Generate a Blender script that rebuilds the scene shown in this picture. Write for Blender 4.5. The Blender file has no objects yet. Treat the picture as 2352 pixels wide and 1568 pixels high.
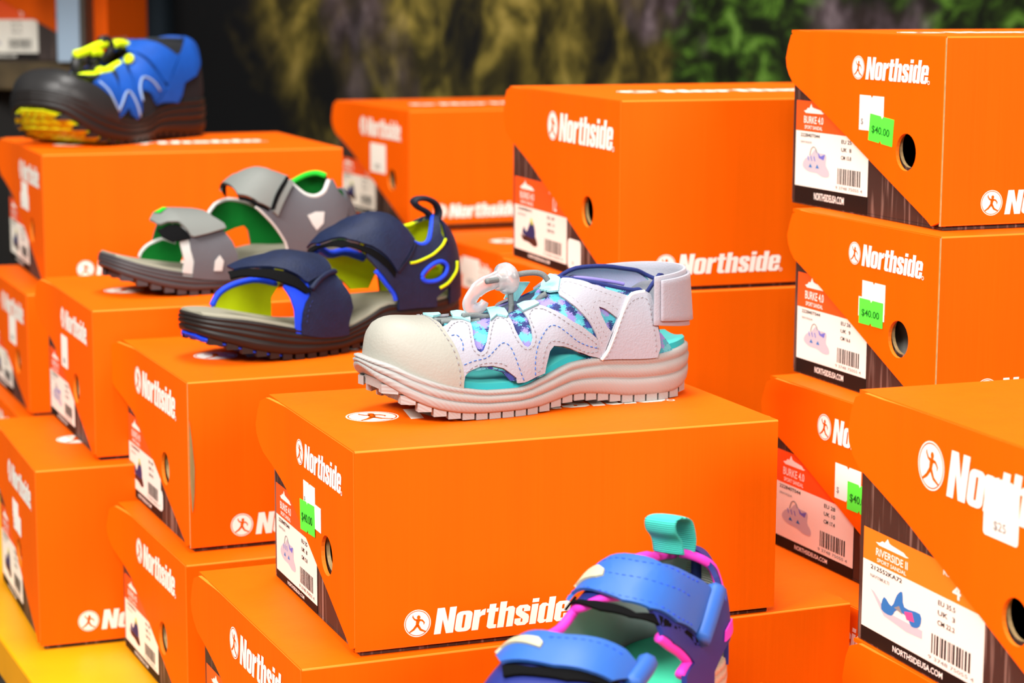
import bpy, bmesh, math, random
from mathutils import Vector, Matrix, geometry

# ---------------------------------------------------------------- camera, light, exposure
SC = bpy.context.scene
COL = SC.collection
CAMZ = 0.97                      # camera height; the display shelf's top is at 0.50
SHELF_Z = 0.50
FPX, PITCH, ROLL = 5024.82, 0.161697, 0.003997
cam_d = bpy.data.cameras.new('camera')
cam = bpy.data.objects.new('camera', cam_d)
COL.objects.link(cam)
cam_d.sensor_width = 36.0
cam_d.lens = 36.0 * FPX / 2352.0
cam.matrix_world = Matrix.Translation((0, 0, CAMZ)) @ Matrix.Rotation(math.pi / 2 - PITCH, 4, 'X') @ Matrix.Rotation(ROLL, 4, 'Z')
cam_d.clip_start = 0.02
cam_d.dof.use_dof = True
cam_d.dof.focus_distance = 1.215
cam_d.dof.aperture_fstop = 11.0
SC.camera = cam

world = bpy.data.worlds.new('world')
SC.world = world
world.use_nodes = True
wb = world.node_tree.nodes['Background']
wb.inputs[0].default_value = (1.0, 0.965, 0.92, 1)
wb.inputs[1].default_value = 0.17

def area(name, loc, target, size, energy, color=(1, 0.96, 0.9), sy=None):
    d = bpy.data.lights.new(name, 'AREA')
    d.energy = energy; d.size = size; d.color = color
    if sy:
        d.shape = 'RECTANGLE'; d.size_y = sy
    o = bpy.data.objects.new(name, d); COL.objects.link(o)
    o.location = loc
    o.rotation_euler = (Vector(target) - Vector(loc)).to_track_quat('-Z', 'Y').to_euler()
    return o
area('ceiling_light_front', (-1.55, -0.15, 2.35), (-.1, 1.2, 0.7), 1.2, 92, (1.0, 0.97, 0.93), 0.6)
area('ceiling_light_right', (1.35, -0.55, 1.78), (0, 1.2, 0.6), 0.8, 36, (1.0, 0.97, 0.93), 0.5)
area('added_front_fill', (-0.35, -1.0, 2.2), (-0.05, 1.2, 0.6), 0.9, 52, (1.0, 0.97, 0.93), 0.5)  # added fill lamp, brightens the long faces of the boxes
area('ceiling_light_over', (-0.1, 1.5, 2.9), (0, 1.5, 0.6), 1.5, 70, (1.0, 0.97, 0.93), 0.7)
SC.view_settings.view_transform = 'Standard'
SC.view_settings.look = 'None'
SC.view_settings.gamma = 1.0
SC.view_settings.use_curve_mapping = False
SC.view_settings.exposure = -0.06
SC.cycles.max_bounces = 8
SC.cycles.diffuse_bounces = 4
SC.cycles.transmission_bounces = 8
SC.cycles.use_denoising = True

rnd = random.Random(4)
def W(p):                         # point of the surveyed frame (camera at the origin) -> world
    return Vector((p[0], p[1], p[2] + CAMZ))

def pixel_ray(px, py):            # direction through a pixel of the 2352 x 1568 photograph
    u, v = px - 1176.0, py - 784.0
    c, s = math.cos(ROLL), math.sin(ROLL)
    u, v = c * u + s * v, -s * u + c * v
    d = Vector((u / FPX, 1.0, -v / FPX))
    return Vector((d.x, d.y * math.cos(PITCH) + d.z * math.sin(PITCH), -d.y * math.sin(PITCH) + d.z * math.cos(PITCH)))

# ---------------------------------------------------------------- materials
def lin(h):
    h = h.lstrip('#')
    r = [int(h[i:i + 2], 16) / 255.0 for i in (0, 2, 4)]
    return tuple(c / 12.92 if c <= 0.04045 else ((c + 0.055) / 1.055) ** 2.4 for c in r)

MATS = {}
def mat(name, color, rough=0.6, spec=0.4, bump=0.0, bscale=(300, 300, 300), var=0.0, vscale=(40, 40, 40), metal=0.0,
        coat=0.0, trans=0.0, sheen=0.0, wave=None, alpha=1.0, ior=1.45, sss=0.0):
    if name in MATS: return MATS[name]
    m = bpy.data.materials.new(name); m.use_nodes = True
    nt = m.node_tree; b = nt.nodes['Principled BSDF']
    c = lin(color) if isinstance(color, str) else color
    b.inputs['Base Color'].default_value = (*c, 1)
    b.inputs['Roughness'].default_value = rough
    b.inputs['Specular IOR Level'].default_value = spec
    b.inputs['Metallic'].default_value = metal
    b.inputs['Coat Weight'].default_value = coat
    b.inputs['Transmission Weight'].default_value = trans
    b.inputs['Sheen Weight'].default_value = sheen
    b.inputs['IOR'].default_value = ior
    if sss:
        b.inputs['Subsurface Weight'].default_value = sss
        b.inputs['Subsurface Scale'].default_value = 0.004
    b.inputs['Alpha'].default_value = alpha
    tc = nt.nodes.new('ShaderNodeTexCoord')
    def mapped(sc):
        mp = nt.nodes.new('ShaderNodeMapping'); mp.inputs['Scale'].default_value = sc
        nt.links.new(tc.outputs['Object'], mp.inputs['Vector']); return mp
    if var:
        n = nt.nodes.new('ShaderNodeTexNoise'); n.inputs['Scale'].default_value = 1.0; n.inputs['Detail'].default_value = 3
        nt.links.new(mapped(vscale).outputs[0], n.inputs['Vector'])
        mx = nt.nodes.new('ShaderNodeMixRGB'); mx.blend_type = 'MULTIPLY'; mx.inputs[0].default_value = 1.0
        rp = nt.nodes.new('ShaderNodeMapRange')
        rp.inputs['From Min'].default_value = 0.3; rp.inputs['From Max'].default_value = 0.7
        rp.inputs['To Min'].default_value = 1 - var; rp.inputs['To Max'].default_value = 1.0
        nt.links.new(n.outputs['Fac'], rp.inputs['Value'])
        mx.inputs[1].default_value = (*c, 1)
        nt.links.new(rp.outputs[0], mx.inputs[2])
        nt.links.new(mx.outputs[0], b.inputs['Base Color'])
    if bump:
        n = nt.nodes.new('ShaderNodeTexNoise'); n.inputs['Scale'].default_value = 1.0; n.inputs['Detail'].default_value = 2
        nt.links.new(mapped(bscale).outputs[0], n.inputs['Vector'])
        bp = nt.nodes.new('ShaderNodeBump'); bp.inputs['Strength'].default_value = bump; bp.inputs['Distance'].default_value = 0.001
        nt.links.new(n.outputs['Fac'], bp.inputs['Height'])
        nt.links.new(bp.outputs[0], b.inputs['Normal'])
    if wave:
        wscale, strength, axis = wave
        w = nt.nodes.new('ShaderNodeTexWave'); w.bands_direction = axis; w.inputs['Scale'].default_value = wscale
        w.inputs['Distortion'].default_value = 0.6
        nt.links.new(tc.outputs['Object'], w.inputs['Vector'])
        bp = nt.nodes.new('ShaderNodeBump'); bp.inputs['Strength'].default_value = strength; bp.inputs['Distance'].default_value = 0.0008
        nt.links.new(w.outputs['Fac'], bp.inputs['Height'])
        nt.links.new(bp.outputs[0], b.inputs['Normal'])
    MATS[name] = m
    return m

def woodgrain_mat():
    m = bpy.data.materials.new('printed_woodgrain'); m.use_nodes = True
    nt = m.node_tree; b = nt.nodes['Principled BSDF']
    tc = nt.nodes.new('ShaderNodeTexCoord'); mp = nt.nodes.new('ShaderNodeMapping'); mp.inputs['Scale'].default_value = (260, 260, 16)
    nt.links.new(tc.outputs['Object'], mp.inputs['Vector'])
    n = nt.nodes.new('ShaderNodeTexNoise'); n.inputs['Scale'].default_value = 1; n.inputs['Detail'].default_value = 2
    nt.links.new(mp.outputs[0], n.inputs['Vector'])
    r = nt.nodes.new('ShaderNodeValToRGB')
    r.color_ramp.elements[0].position = 0.55; r.color_ramp.elements[0].color = (*lin('#35231C'), 1)
    r.color_ramp.elements[1].position = 0.74; r.color_ramp.elements[1].color = (*lin('#8A6E62'), 1)
    nt.links.new(n.outputs['Fac'], r.inputs[0]); nt.links.new(r.outputs[0], b.inputs['Base Color'])
    b.inputs['Roughness'].default_value = 0.6
    return m

ORANGE = '#FF7A06'
M_OR = mat('orange_cardboard', (0.90, 0.118, 0.0), rough=0.55, spec=0.12, bump=0.12, bscale=(260, 260, 6), var=0.06, vscale=(60, 60, 5))
M_EDGE = mat('worn_orange_edge', (0.92, 0.21, 0.012), rough=0.6, spec=0.3)
M_CARD = mat('raw_brown_cardboard', '#B99B6B', rough=0.8, spec=0.2, var=0.25, vscale=(300, 300, 300))
M_WG = woodgrain_mat()
M_DARKIN = mat('dark_box_interior', '#1C1510', rough=0.8, spec=0.1)
M_WHITE = mat('white_print', '#FBF6EA', rough=0.55, spec=0.3)
M_CREAM = mat('white_label_paper', '#F6F0E2', rough=0.5, spec=0.3)
M_LBLOR = mat('red_orange_label_header', (0.93, 0.10, 0.012), rough=0.5, spec=0.3)
M_BLACK = mat('black_print', '#17120F', rough=0.6, spec=0.2)
M_GREYP = mat('grey_print', '#8C8A88', rough=0.6, spec=0.2)
M_GREEN = mat('fluorescent_green_sticker', (0.10, 1.0, 0.06), rough=0.5, spec=0.3)
M_GTXT = mat('dark_green_stamp_ink', '#186B22', rough=0.6, spec=0.2)
M_LAV = mat('lavender_print', '#6E6FC4', rough=0.6, spec=0.2)
M_SHOEGREY = mat('pale_shoe_picture', '#C2BCC4', rough=0.6, spec=0.2)
M_NAVYP = mat('navy_print', '#2B3160', rough=0.6, spec=0.2)
M_BROWNP = mat('brown_print', '#4B2A22', rough=0.6, spec=0.2)
M_BLUEP = mat('blue_print', '#2E74B8', rough=0.6, spec=0.2)
M_PINKP = mat('pink_print', '#E0508F', rough=0.6, spec=0.2)
M_YELP = mat('lime_print', '#D6DC3A', rough=0.6, spec=0.2)

# ---------------------------------------------------------------- mesh helpers
class MB:
    def __init__(self):
        self.v = []; self.f = []; self.mi = []; self.mats = []
    def m(self, material):
        if material not in self.mats: self.mats.append(material)
        return self.mats.index(material)
    def add(self, vs, fs, material):
        o = len(self.v); i = self.m(material)
        self.v += [tuple(p) for p in vs]
        for f in fs:
            self.f.append(tuple(o + k for k in f)); self.mi.append(i)
    def box(self, a, b, material):
        x0, y0, z0 = a; x1, y1, z1 = b
        self.add([(x0, y0, z0), (x1, y0, z0), (x1, y1, z0), (x0, y1, z0), (x0, y0, z1), (x1, y0, z1), (x1, y1, z1), (x0, y1, z1)],
                 [(0, 3, 2, 1), (4, 5, 6, 7), (0, 1, 5, 4), (1, 2, 6, 5), (2, 3, 7, 6), (3, 0, 4, 7)], material)
    def build(self, name, parent=None, smooth=False, bevel=0.0, bseg=2, bmat=None, subsurf=0, solid=0.0, soff=-1, angle=30):
        me = bpy.data.meshes.new(name)
        me.from_pydata(self.v, [], self.f)
        for mm in self.mats: me.materials.append(mm)
        if bmat and bmat not in self.mats: me.materials.append(bmat)
        me.polygons.foreach_set('material_index', self.mi)
        if smooth: me.polygons.foreach_set('use_smooth', [True] * len(me.polygons))
        me.update()
        o = bpy.data.objects.new(name, me); COL.objects.link(o)
        if parent: o.parent = parent
        if solid:
            md = o.modifiers.new('solid', 'SOLIDIFY'); md.thickness = solid; md.offset = soff
        if bevel:
            md = o.modifiers.new('bevel', 'BEVEL'); md.width = bevel; md.segments = bseg; md.limit_method = 'ANGLE'; md.angle_limit = math.radians(angle)
            if bmat: md.material = list(me.materials).index(bmat)
        if subsurf:
            md = o.modifiers.new('sub', 'SUBSURF'); md.levels = subsurf; md.render_levels = subsurf
        return o

def thing(name, label, cat, loc=(0, 0, 0), rotz=0.0, group=None):
    o = bpy.data.objects.new(name, None); COL.objects.link(o)
    o.location = loc; o.rotation_euler = (0, 0, rotz)
    o['label'] = label; o['category'] = cat
    if group: o['group'] = group
    return o
def tag(o, label, cat, group=None):
    o['label'] = label; o['category'] = cat
    if group: o['group'] = group
    return o

def tess(loops):
    """triangulate outer loop + holes (2D lists) -> verts, tris"""
    polys = [[Vector((p[0], p[1], 0)) for p in lp] for lp in loops]
    flat = [p for lp in loops for p in lp]
    return flat, [tuple(t) for t in geometry.tessellate_polygon(polys)]

def area2(lp):
    return sum(lp[i][0] * lp[(i + 1) % len(lp)][1] - lp[(i + 1) % len(lp)][0] * lp[i][1] for i in range(len(lp))) / 2

def plate(mb, loops, org, ax, ay, thick, material, side=None):
    """flat panel from 2D loops; front face lies in the plane, body extends -thick along the normal ax x ay"""
    org, ax, ay = Vector(org), Vector(ax), Vector(ay); n = ax.cross(ay)
    loops = [list(lp) if (area2(lp) > 0) == (i == 0) else list(lp)[::-1] for i, lp in enumerate(loops)]
    flat, tris = tess(loops)
    N = len(flat)
    top = [org + ax * p[0] + ay * p[1] for p in flat]
    def fix(t):
        a, b, c = [flat[k] for k in t]
        return t if (b[0] - a[0]) * (c[1] - a[1]) - (c[0] - a[0]) * (b[1] - a[1]) > 0 else t[::-1]
    tris = [fix(t) for t in tris]
    if not thick:
        mb.add(top, tris, material); return
    bot = [p - n * thick for p in top]
    mb.add(top + bot, tris + [tuple(N + k for k in t[::-1]) for t in tris], material)
    fs = []; o = 0
    for lp in loops:
        L = len(lp)
        for i in range(L):
            a, b = o + i, o + (i + 1) % L
            fs.append((a, a + N, b + N, b))
        o += L
    mb.add(top + bot, fs, side or material)

def ellipse(cx, cy, rx, ry, n=28, rot=0):
    return [(cx + rx * math.cos(2 * math.pi * i / n) * math.cos(rot) - ry * math.sin(2 * math.pi * i / n) * math.sin(rot),
             cy + rx * math.cos(2 * math.pi * i / n) * math.sin(rot) + ry * math.sin(2 * math.pi * i / n) * math.cos(rot)) for i in range(n)]

def stroke(path, w):
    """2D polyline with width -> polygon"""
    L, R = [], []
    ws = w if isinstance(w, (list, tuple)) else [w] * len(path)
    for i, p in enumerate(path):
        a = path[max(i - 1, 0)]; b = path[min(i + 1, len(path) - 1)]
        dx, dy = b[0] - a[0], b[1] - a[1]; l = math.hypot(dx, dy) or 1
        L.append((p[0] - dy / l * ws[i] / 2, p[1] + dx / l * ws[i] / 2)); R.append((p[0] + dy / l * ws[i] / 2, p[1] - dx / l * ws[i] / 2))
    return L + R[::-1]

def rrect(x0, y0, x1, y1, r, n=4):
    out = []
    for cx, cy, a0 in ((x1 - r, y0 + r, -90), (x1 - r, y1 - r, 0), (x0 + r, y1 - r, 90), (x0 + r, y0 + r, 180)):
        for i in range(n + 1):
            a = math.radians(a0 + 90 * i / n); out.append((cx + r * math.cos(a), cy + r * math.sin(a)))
    return out

# heavy condensed italic lettering of the box logo: each glyph = (width, [outer + holes])
G = {
 'N': (.54, [[[(0, 0), (0, 1), (.2, 1), (.35, .45), (.35, 1), (.54, 1), (.54, 0), (.34, 0), (.19, .55), (.19, 0)]]]),
 'o': (.45, [[rrect(0, 0, .45, .79, .15), rrect(.19, .14, .26, .65, .034)[::-1]]]),
 'r': (.33, [[[(0, 0), (0, .78), (.18, .78), (.18, .68), (.24, .77), (.33, .8), (.33, .56), (.24, .55), (.19, .48), (.19, 0)]]]),
 't': (.33, [[[(0, .64), (0, .78), (.06, .78), (.06, .95), (.25, .95), (.25, .78), (.33, .78), (.33, .64), (.25, .64), (.25, .15), (.33, .14), (.33, 0), (.14, 0), (.06, .08), (.06, .64)]]]),
 'h': (.45, [[[(0, 0), (0, 1), (.19, 1), (.19, .72), (.26, .79), (.38, .79), (.45, .7), (.45, 0), (.26, 0), (.26, .62), (.19, .62), (.19, 0)]]]),
 's': (.41, [[[(.41, .53), (.23, .53), (.23, .66), (.18, .66), (.18, .57), (.38, .39), (.41, .3), (.41, .1), (.32, 0), (.1, 0), (0, .1), (0, .28), (.18, .28), (.18, .13), (.23, .13), (.23, .24), (.03, .43), (0, .52), (0, .69), (.09, .79), (.31, .79), (.41, .69)]]]),
 'i': (.19, [[[(0, 0), (0, .78), (.19, .78), (.19, 0)]], [[(0, .85), (0, 1), (.19, 1), (.19, .85)]]]),
 'd': (.45, [[[(.26, 1), (.45, 1), (.45, 0), (.26, 0), (.26, .06), (.18, 0), (.08, 0), (0, .1), (0, .69), (.08, .79), (.18, .79), (.26, .73)], rrect(.19, .13, .26, .66, .03)[::-1]]]),
 'e': (.44, [[[(0, .1), (.09, 0), (.35, 0), (.44, .1), (.44, .3), (.26, .3), (.26, .13), (.19, .13), (.19, .37), (.44, .37), (.44, .69), (.35, .79), (.09, .79), (0, .69)], rrect(.19, .48, .26, .66, .03)[::-1]]]),
}
def logo(parent, org, right, up, D, tw, lift=0.00011):
    """round emblem with a striding figure + the word beside it. org = emblem centre, D = emblem diameter, tw = word length"""
    org, right, up = Vector(org), Vector(right).normalized(), Vector(up).normalized(); n = right.cross(up)
    R = D / 2
    mb = MB()
    def pl(loops, l, m, sc=1.0, dx=0, dy=0):
        plate(mb, [[(x * sc + dx, y * sc + dy) for x, y in lp] for lp in loops], org + n * l, right, up, 0, m)
    pl([ellipse(0, 0, 1.0, 1.0, 40), ellipse(0, 0, .94, .94, 40)[::-1]], lift, M_WHITE, R)
    pl([ellipse(0, 0, .88, .88, 40)], lift, M_WHITE, R)
    f = lift * 2
    pl([ellipse(.08, .44, .13, .15, 14)], f, M_OR, R)
    pl([stroke([(.06, .30), (.0, .05), (-.04, -.2)], [.3, .26, .2])], f, M_OR, R)
    pl([stroke([(-.02, .22), (-.22, .3), (-.36, .5), (-.34, .62)], [.16, .12, .1, .05])], f, M_OR, R)
    pl([stroke([(.1, .24), (.34, .2), (.5, .02), (.46, -.12)], [.16, .13, .1, .05])], f, M_OR, R)
    pl([stroke([(-.04, -.12), (-.3, -.42), (-.62, -.62)], [.2, .16, .1])], f, M_OR, R)
    pl([stroke([(.0, -.12), (.22, -.48), (.6, -.66)], [.2, .16, .1])], f, M_OR, R)
    mb.build('printed_emblem', parent)
    mb = MB()
    total = sum(G[c][0] for c in 'Northside') + 8 * .035
    sx = tw / total; cap = D * 0.95; x = R * 1.22
    for ch in 'Northside':
        w, shapes = G[ch]
        for sh in shapes:
            loops = [[(x + (px * sx) + py * cap * .16, -cap * .5 + py * cap) for px, py in lp] for lp in sh]
            pl(loops, lift, M_WHITE)
        x += (w + .035) * sx
    pl([ellipse(x + cap * .06, -cap * .44, cap * .09, cap * .09, 16), ellipse(x + cap * .06, -cap * .44, cap * .06, cap * .06, 16)[::-1]], lift, M_WHITE)
    mb.build('printed_wordmark', parent)

TXT = {}
def text_mesh(s):
    if s not in TXT:
        c = bpy.data.curves.new('txt', 'FONT'); c.body = s; c.size = 1.0; c.offset = 0.012; c.resolution_u = 3
        o = bpy.data.objects.new('txt', c); COL.objects.link(o)
        me = bpy.data.meshes.new_from_object(o.evaluated_get(bpy.context.evaluated_depsgraph_get()))
        vs = [v.co.copy() for v in me.vertices]; fs = [tuple(p.vertices) for p in me.polygons]
        bpy.data.objects.remove(o); bpy.data.meshes.remove(me)
        TXT[s] = (vs, fs)
    return TXT[s]
def text(mb, s, org, right, up, x, y, w, h, material, lift=0.00020):
    """text fitted into the rectangle x..x+w, y..y+h of a plane"""
    vs, fs = text_mesh(s)
    org, right, up = Vector(org), Vector(right), Vector(up); n = right.cross(up)
    x0 = min(v.x for v in vs); x1 = max(v.x for v in vs); y0 = min(v.y for v in vs); y1 = max(v.y for v in vs)
    mb.add([org + right * (x + (v.x - x0) / (x1 - x0) * w) + up * (y + (v.y - y0) / (y1 - y0) * h) + n * lift for v in vs], fs, material)

def catmull(pts, closed=True, n=4):
    out = []; N = len(pts)
    rngi = range(N) if closed else range(N - 1)
    for i in rngi:
        p = [pts[(i + k) % N] if closed else pts[min(max(i + k, 0), N - 1)] for k in (-1, 0, 1, 2)]
        for j in range(n):
            t = j / n
            out.append(tuple(.5 * (2 * b + (c - a) * t + (2 * a - 5 * b + 4 * c - d) * t * t + (-a + 3 * b - 3 * c + d) * t**3) for a, b, c, d in zip(*p)))
    if not closed: out.append(tuple(pts[-1]))
    return out


# ---------------------------------------------------------------- shoe boxes
T = 0.0022
def shoe_box(label, o, yaw, L, Wd, H, group=None, lz=0.0, pic='grey', stickers=(), base_sticker=None, model=('BURKE 4.0', 'EU 25', 'UK  8', 'CM 15.8', '9'),
             header=None, dz_top=0.0, top_logo=True, tear=False, flare=0.004, card_edge=False, mark=(.62, .115), hole_at=.29, lab=(.05, .335, .505), tissue=False):
    """o = surveyed position of the near top corner. The lid wraps the long sides; each end is closed by a slanted flap over the dark base."""
    yaw = math.radians(yaw)
    u = Vector((math.cos(yaw), math.sin(yaw), 0)); v = Vector((-math.sin(yaw), math.cos(yaw), 0))
    p = W(o) + u * (L / 2) + v * (Wd / 2); p.z -= H
    if header is None: header = M_LBLOR
    root = thing('shoe_box', label, 'box', p, yaw, group)
    hx, hy = L / 2, Wd / 2
    # ---- base tray
    g = 0.0030
    b = MB()
    bh = H - T - .0003
    x0, x1, y0, y1 = -hx + g, hx - g, -hy + T + .0004, hy
    hole = ellipse(-hy + hole_at * Wd, .385 * H, .0112, .0112, 26)
    hole2 = ellipse(-hy + hole_at * Wd + .0012, .385 * H, .0116, .0116, 26)
    b.box((x0, y0, 0), (x1, y1, T), M_WG)
    b.box((x0 + T, y0, T), (x1 - T, y0 + T, bh), M_WG)
    b.box((x0 + T, y1 - T, T), (x1 - T, y1, bh), M_WG)
    # near end wall (outside faces -x): right = -y, up = z
    end = [(y0, 0), (y1, 0), (y1, bh), (y0, bh)]
    for xx, sgn in ((x0, -1), (x1, 1)):
        if sgn < 0:
            plate(b, [[(-q[0], q[1]) for q in end], [(-q[0], q[1]) for q in hole2]], (xx, 0, T), (0, -1, 0), (0, 0, 1), T, M_WG, M_CARD)
        else:
            plate(b, [end], (xx, 0, T), (0, 1, 0), (0, 0, 1), T, M_WG, M_CARD)
    b.box((x0 + T * 1.2, y0 + T * 1.2, T), (x1 - T * 1.2, y1 - T * 1.2, T * 1.4), M_DARKIN)
    base = b.build('base', root, bevel=0.0006, bseg=1)
    # ---- lid: inverted U along the length
    m = MB()
    prof = [(-hy, .0028), (-hy, H), (hy, H), (hy, H - T), (-hy + T, H - T), (-hy + T, .0028)]
    vs = [(-hx, a, c) for a, c in prof] + [(hx, a, c) for a, c in prof]
    n = len(prof)
    fs = [(i, (i + 1) % n, n + (i + 1) % n, n + i) for i in range(n)]
    m.add(vs, fs, M_OR)
    m.add(vs, [(1, 4, 3, 2), (n + 1, n + 2, n + 3, n + 4), (n, n + 1, n + 4, n + 5)], M_OR)
    m.add(vs, [(0, 5, 4, 1)], M_CARD if card_edge else M_OR)
    lid = m.build('lid', root, bevel=0.0009, bseg=2, bmat=M_EDGE)
    # ---- slanted end flaps
    top = H - .0006
    r = .012
    pts = [(-hy + .0015, .045 * H), (-hy + .055 * Wd, .020 * H)]
    pts += [(-hy + .08 * Wd, .045 * H), (hy - .035 * Wd, .70 * H), (hy - .008 * Wd, .745 * H), (hy + .0015, .79 * H), (hy + .0025, .84 * H)]
    pts += [(hy + .0002 , top - r * .8), (hy - r * .25, top - r * .22), (hy - r * .9, top + .0006), (hy - r * 2.2, top), (-hy + .0015, top)]
    for sgn in (-1, 1):
        fm = MB()
        if sgn < 0:
            plate(fm, [[(-q[0], q[1]) for q in pts], [(-q[0], q[1]) for q in hole]], (-hx - .0004, 0, 0), (0, -1, 0), (0, 0, 1), T, M_OR, M_EDGE)
        else:
            plate(fm, [[(max(-q[0], -hy + .001), q[1]) for q in pts]], (hx + .0004, 0, 0), (0, 1, 0), (0, 0, 1), T, M_OR, M_EDGE)
        fl = fm.build('end_flap', lid, bevel=0.0004, bseg=1, angle=50)
        if sgn < 0:          # the loose corner springs outward in a soft curve
            b2 = bmesh.new(); b2.from_mesh(fl.data); yy = hy
            while yy > -hy + .73 * Wd:
                bmesh.ops.bisect_plane(b2, geom=b2.verts[:] + b2.edges[:] + b2.faces[:], plane_co=(0, yy, 0), plane_no=(0, 1, 0), dist=1e-6); yy -= .005
            for v_ in b2.verts: v_.co.x -= flare * max(0, (v_.co.y + hy - .75 * Wd) / (.25 * Wd)) ** 1.6
            b2.to_mesh(fl.data); b2.free()
    # ---- printing on the lid
    D = .0150
    logo(lid, (-hx + .0343, -hy, .14 * H), (1, 0, 0), (0, 0, 1), D, .078)
    if top_logo:
        logo(lid, (-hx + .037 + (L - .248) * .3, -hy + .50 * Wd, H), (1, 0, 0), (0, 1, 0), .030, .158)
    tot = (mark[0] - mark[1]) * Wd; Dm = .168 * tot
    logo(lid, (-hx - .0006, -hy + mark[0] * Wd - Dm / 2, .812 * H), (0, -1, 0), (0, 0, 1), Dm, tot - Dm * 1.11)
    # ---- shipping label on the base
    lb = MB()
    X = x0 - .0003; wl = .5 * Wd; yl = hy - .004
    org = (X, yl, T)
    ax, ay = (0, -1, 0), (0, 0, 1)
    z1, z2, z3, z4 = -.0012, lab[0] * H, lab[1] * H, lab[2] * H
    plate(lb, [[(0, z1), (wl, z1), (wl, z2), (0, z2)]], org, ax, ay, 0, M_BLACK)
    plate(lb, [[(0, z2), (wl, z2), (wl, z3), (0, z3)]], org, ax, ay, 0, M_CREAM)
    plate(lb, [[(0, z3), (wl, z3), (wl, z4), (0, z4)]], org, ax, ay, 0, header)
    lbl = lb.build('label', base)
    pr = MB()
    def tx(s, x, y, w, h, mt=M_BLACK): text(pr, s, org, ax, ay, x, y, w, h, mt)
    k = wl / .092
    hz = z3; hh = z4 - z3
    ship = [(0, .35), (.12, .42), (.2, .62), (.27, .58), (.36, .95), (.42, .68), (.5, .62), (.85, .5), (.92, .35), (1.0, .3), (.93, .22), (.1, .2)]
    plate(pr, [[(.010 * k + a * .026 * k, hz + hh * .52 + c * hh * .42) for a, c in ship]], (X - .0001, yl, T), ax, ay, 0, M_WHITE)
    tx(model[0], .0105 * k, hz + hh * .27, .025 * k, hh * .24, M_WHITE)
    tx('SPORT SANDAL', .0115 * k, hz + hh * .08, .023 * k, hh * .12, M_WHITE)
    tx("KID'S", .062 * k, hz + hh * .66, .012 * k, hh * .2, M_WHITE)
    tx(model[4], .069 * k, hz + hh * .12, .006 * k, hh * .45, M_WHITE)
    wh = z3 - z2
    tx(model[5] if len(model) > 5 else '222840T044', .0065 * k, z2 + wh * .90, .025 * k, wh * .065)
    tx(model[6] if len(model) > 6 else 'GRAY/AQUA', .0065 * k, z2 + wh * .78, .015 * k, wh * .05, M_GREYP)
    for i in range(3): tx(model[1 + i], .059 * k, z2 + wh * (.86 - .14 * i), .0125 * k, wh * .07)
    rr = random.Random(11); x = .055 * k
    while x < .083 * k:
        w = rr.choice((.0005, .0009, .0014)) * k
        plate(pr, [[(x, z2 + wh * .14), (x + w, z2 + wh * .14), (x + w, z2 + wh * .42), (x, z2 + wh * .42)]], (X - .0001, yl, T), ax, ay, 0, M_BLACK)
        x += w + rr.choice((.0005, .0008, .0011)) * k
    tx('9 3748 75055 4', .053 * k, z2 + wh * .05, .033 * k, wh * .055, M_GREYP)
    tx('NORTHSIDEUSA.COM', .026 * k, z1 + (z2 - z1) * .32, .038 * k, (z2 - z1) * .42, M_WHITE)
    # printed picture of the shoe
    def shp(pts_, mt, l=.00010):
        if len(pts_) > 7: pts_ = catmull(pts_, True, 3)
        plate(pr, [[(a * k, z2 + wh * c) for a, c in pts_]], (X - l, yl, T), ax, ay, 0, mt)
    if pic == 'grey':
        shp([(.010, .42), (.014, .52), (.019, .56), (.026, .70), (.030, .64), (.040, .62), (.040, .44), (.044, .34), (.044, .24), (.036, .22), (.028, .27), (.018, .28), (.011, .34)], M_SHOEGREY)
        shp([(.029, .66), (.033, .58), (.039, .63), (.037, .52), (.031, .55)], M_LAV, .00016)
        for a in (.016, .020, .024): shp([(a, .56), (a + .001, .57), (a + .0025, .48), (a + .0015, .48)], M_LAV, .00016)
        for a in (.018, .027): shp([(a, .36), (a + .0045, .36), (a + .002, .43)], M_BLUEP, .00016)
        shp([(.0185, .58), (.0205, .70), (.0240, .745), (.0275, .70), (.0285, .64), (.0275, .64), (.0265, .69), (.0240, .725), (.0213, .69), (.0195, .58)], M_GREYP, .00016)
    elif pic == 'navy':
        shp([(.012, .36), (.018, .34), (.026, .40), (.036, .42), (.042, .22), (.036, .16), (.026, .22), (.016, .24)], M_BROWNP)
        shp([(.015, .38), (.018, .54), (.022, .44), (.027, .60), (.031, .74), (.036, .62), (.038, .44), (.036, .34), (.026, .34)], M_NAVYP, .00016)
        shp([(.029, .74), (.032, .78), (.034, .62), (.031, .64)], M_YELP, .00022)
    else:
        shp([(.007, .60), (.010, .58), (.020, .38), (.048, .38), (.048, .26), (.036, .24), (.018, .30)], M_SHOEGREY)
        shp([(.016, .38), (.018, .58), (.024, .50), (.028, .70), (.032, .78), (.034, .58), (.046, .60), (.046, .42), (.040, .36), (.036, .46), (.028, .48), (.024, .36)], M_BLUEP, .00016)
        shp([(.026, .50), (.030, .56), (.033, .46)], M_GREYP, .00022)
        shp([(.034, .52), (.040, .56), (.042, .44), (.036, .42)], M_PINKP, .00022)
    pr.build('label_print', lbl)
    if base_sticker:
        a, c, w, h = base_sticker
        s_ = MB(); plate(s_, [rrect(a, c, a + w, c + h, .004)], (X - .0004, yl, T), ax, ay, .0001, M_WHITE)
        text(s_, '$', (X - .0004, yl, T), ax, ay, a + w * .35, c + h * .15, w * .12, h * .12, M_GREYP)
        s_.build('price_sticker', base)
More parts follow.
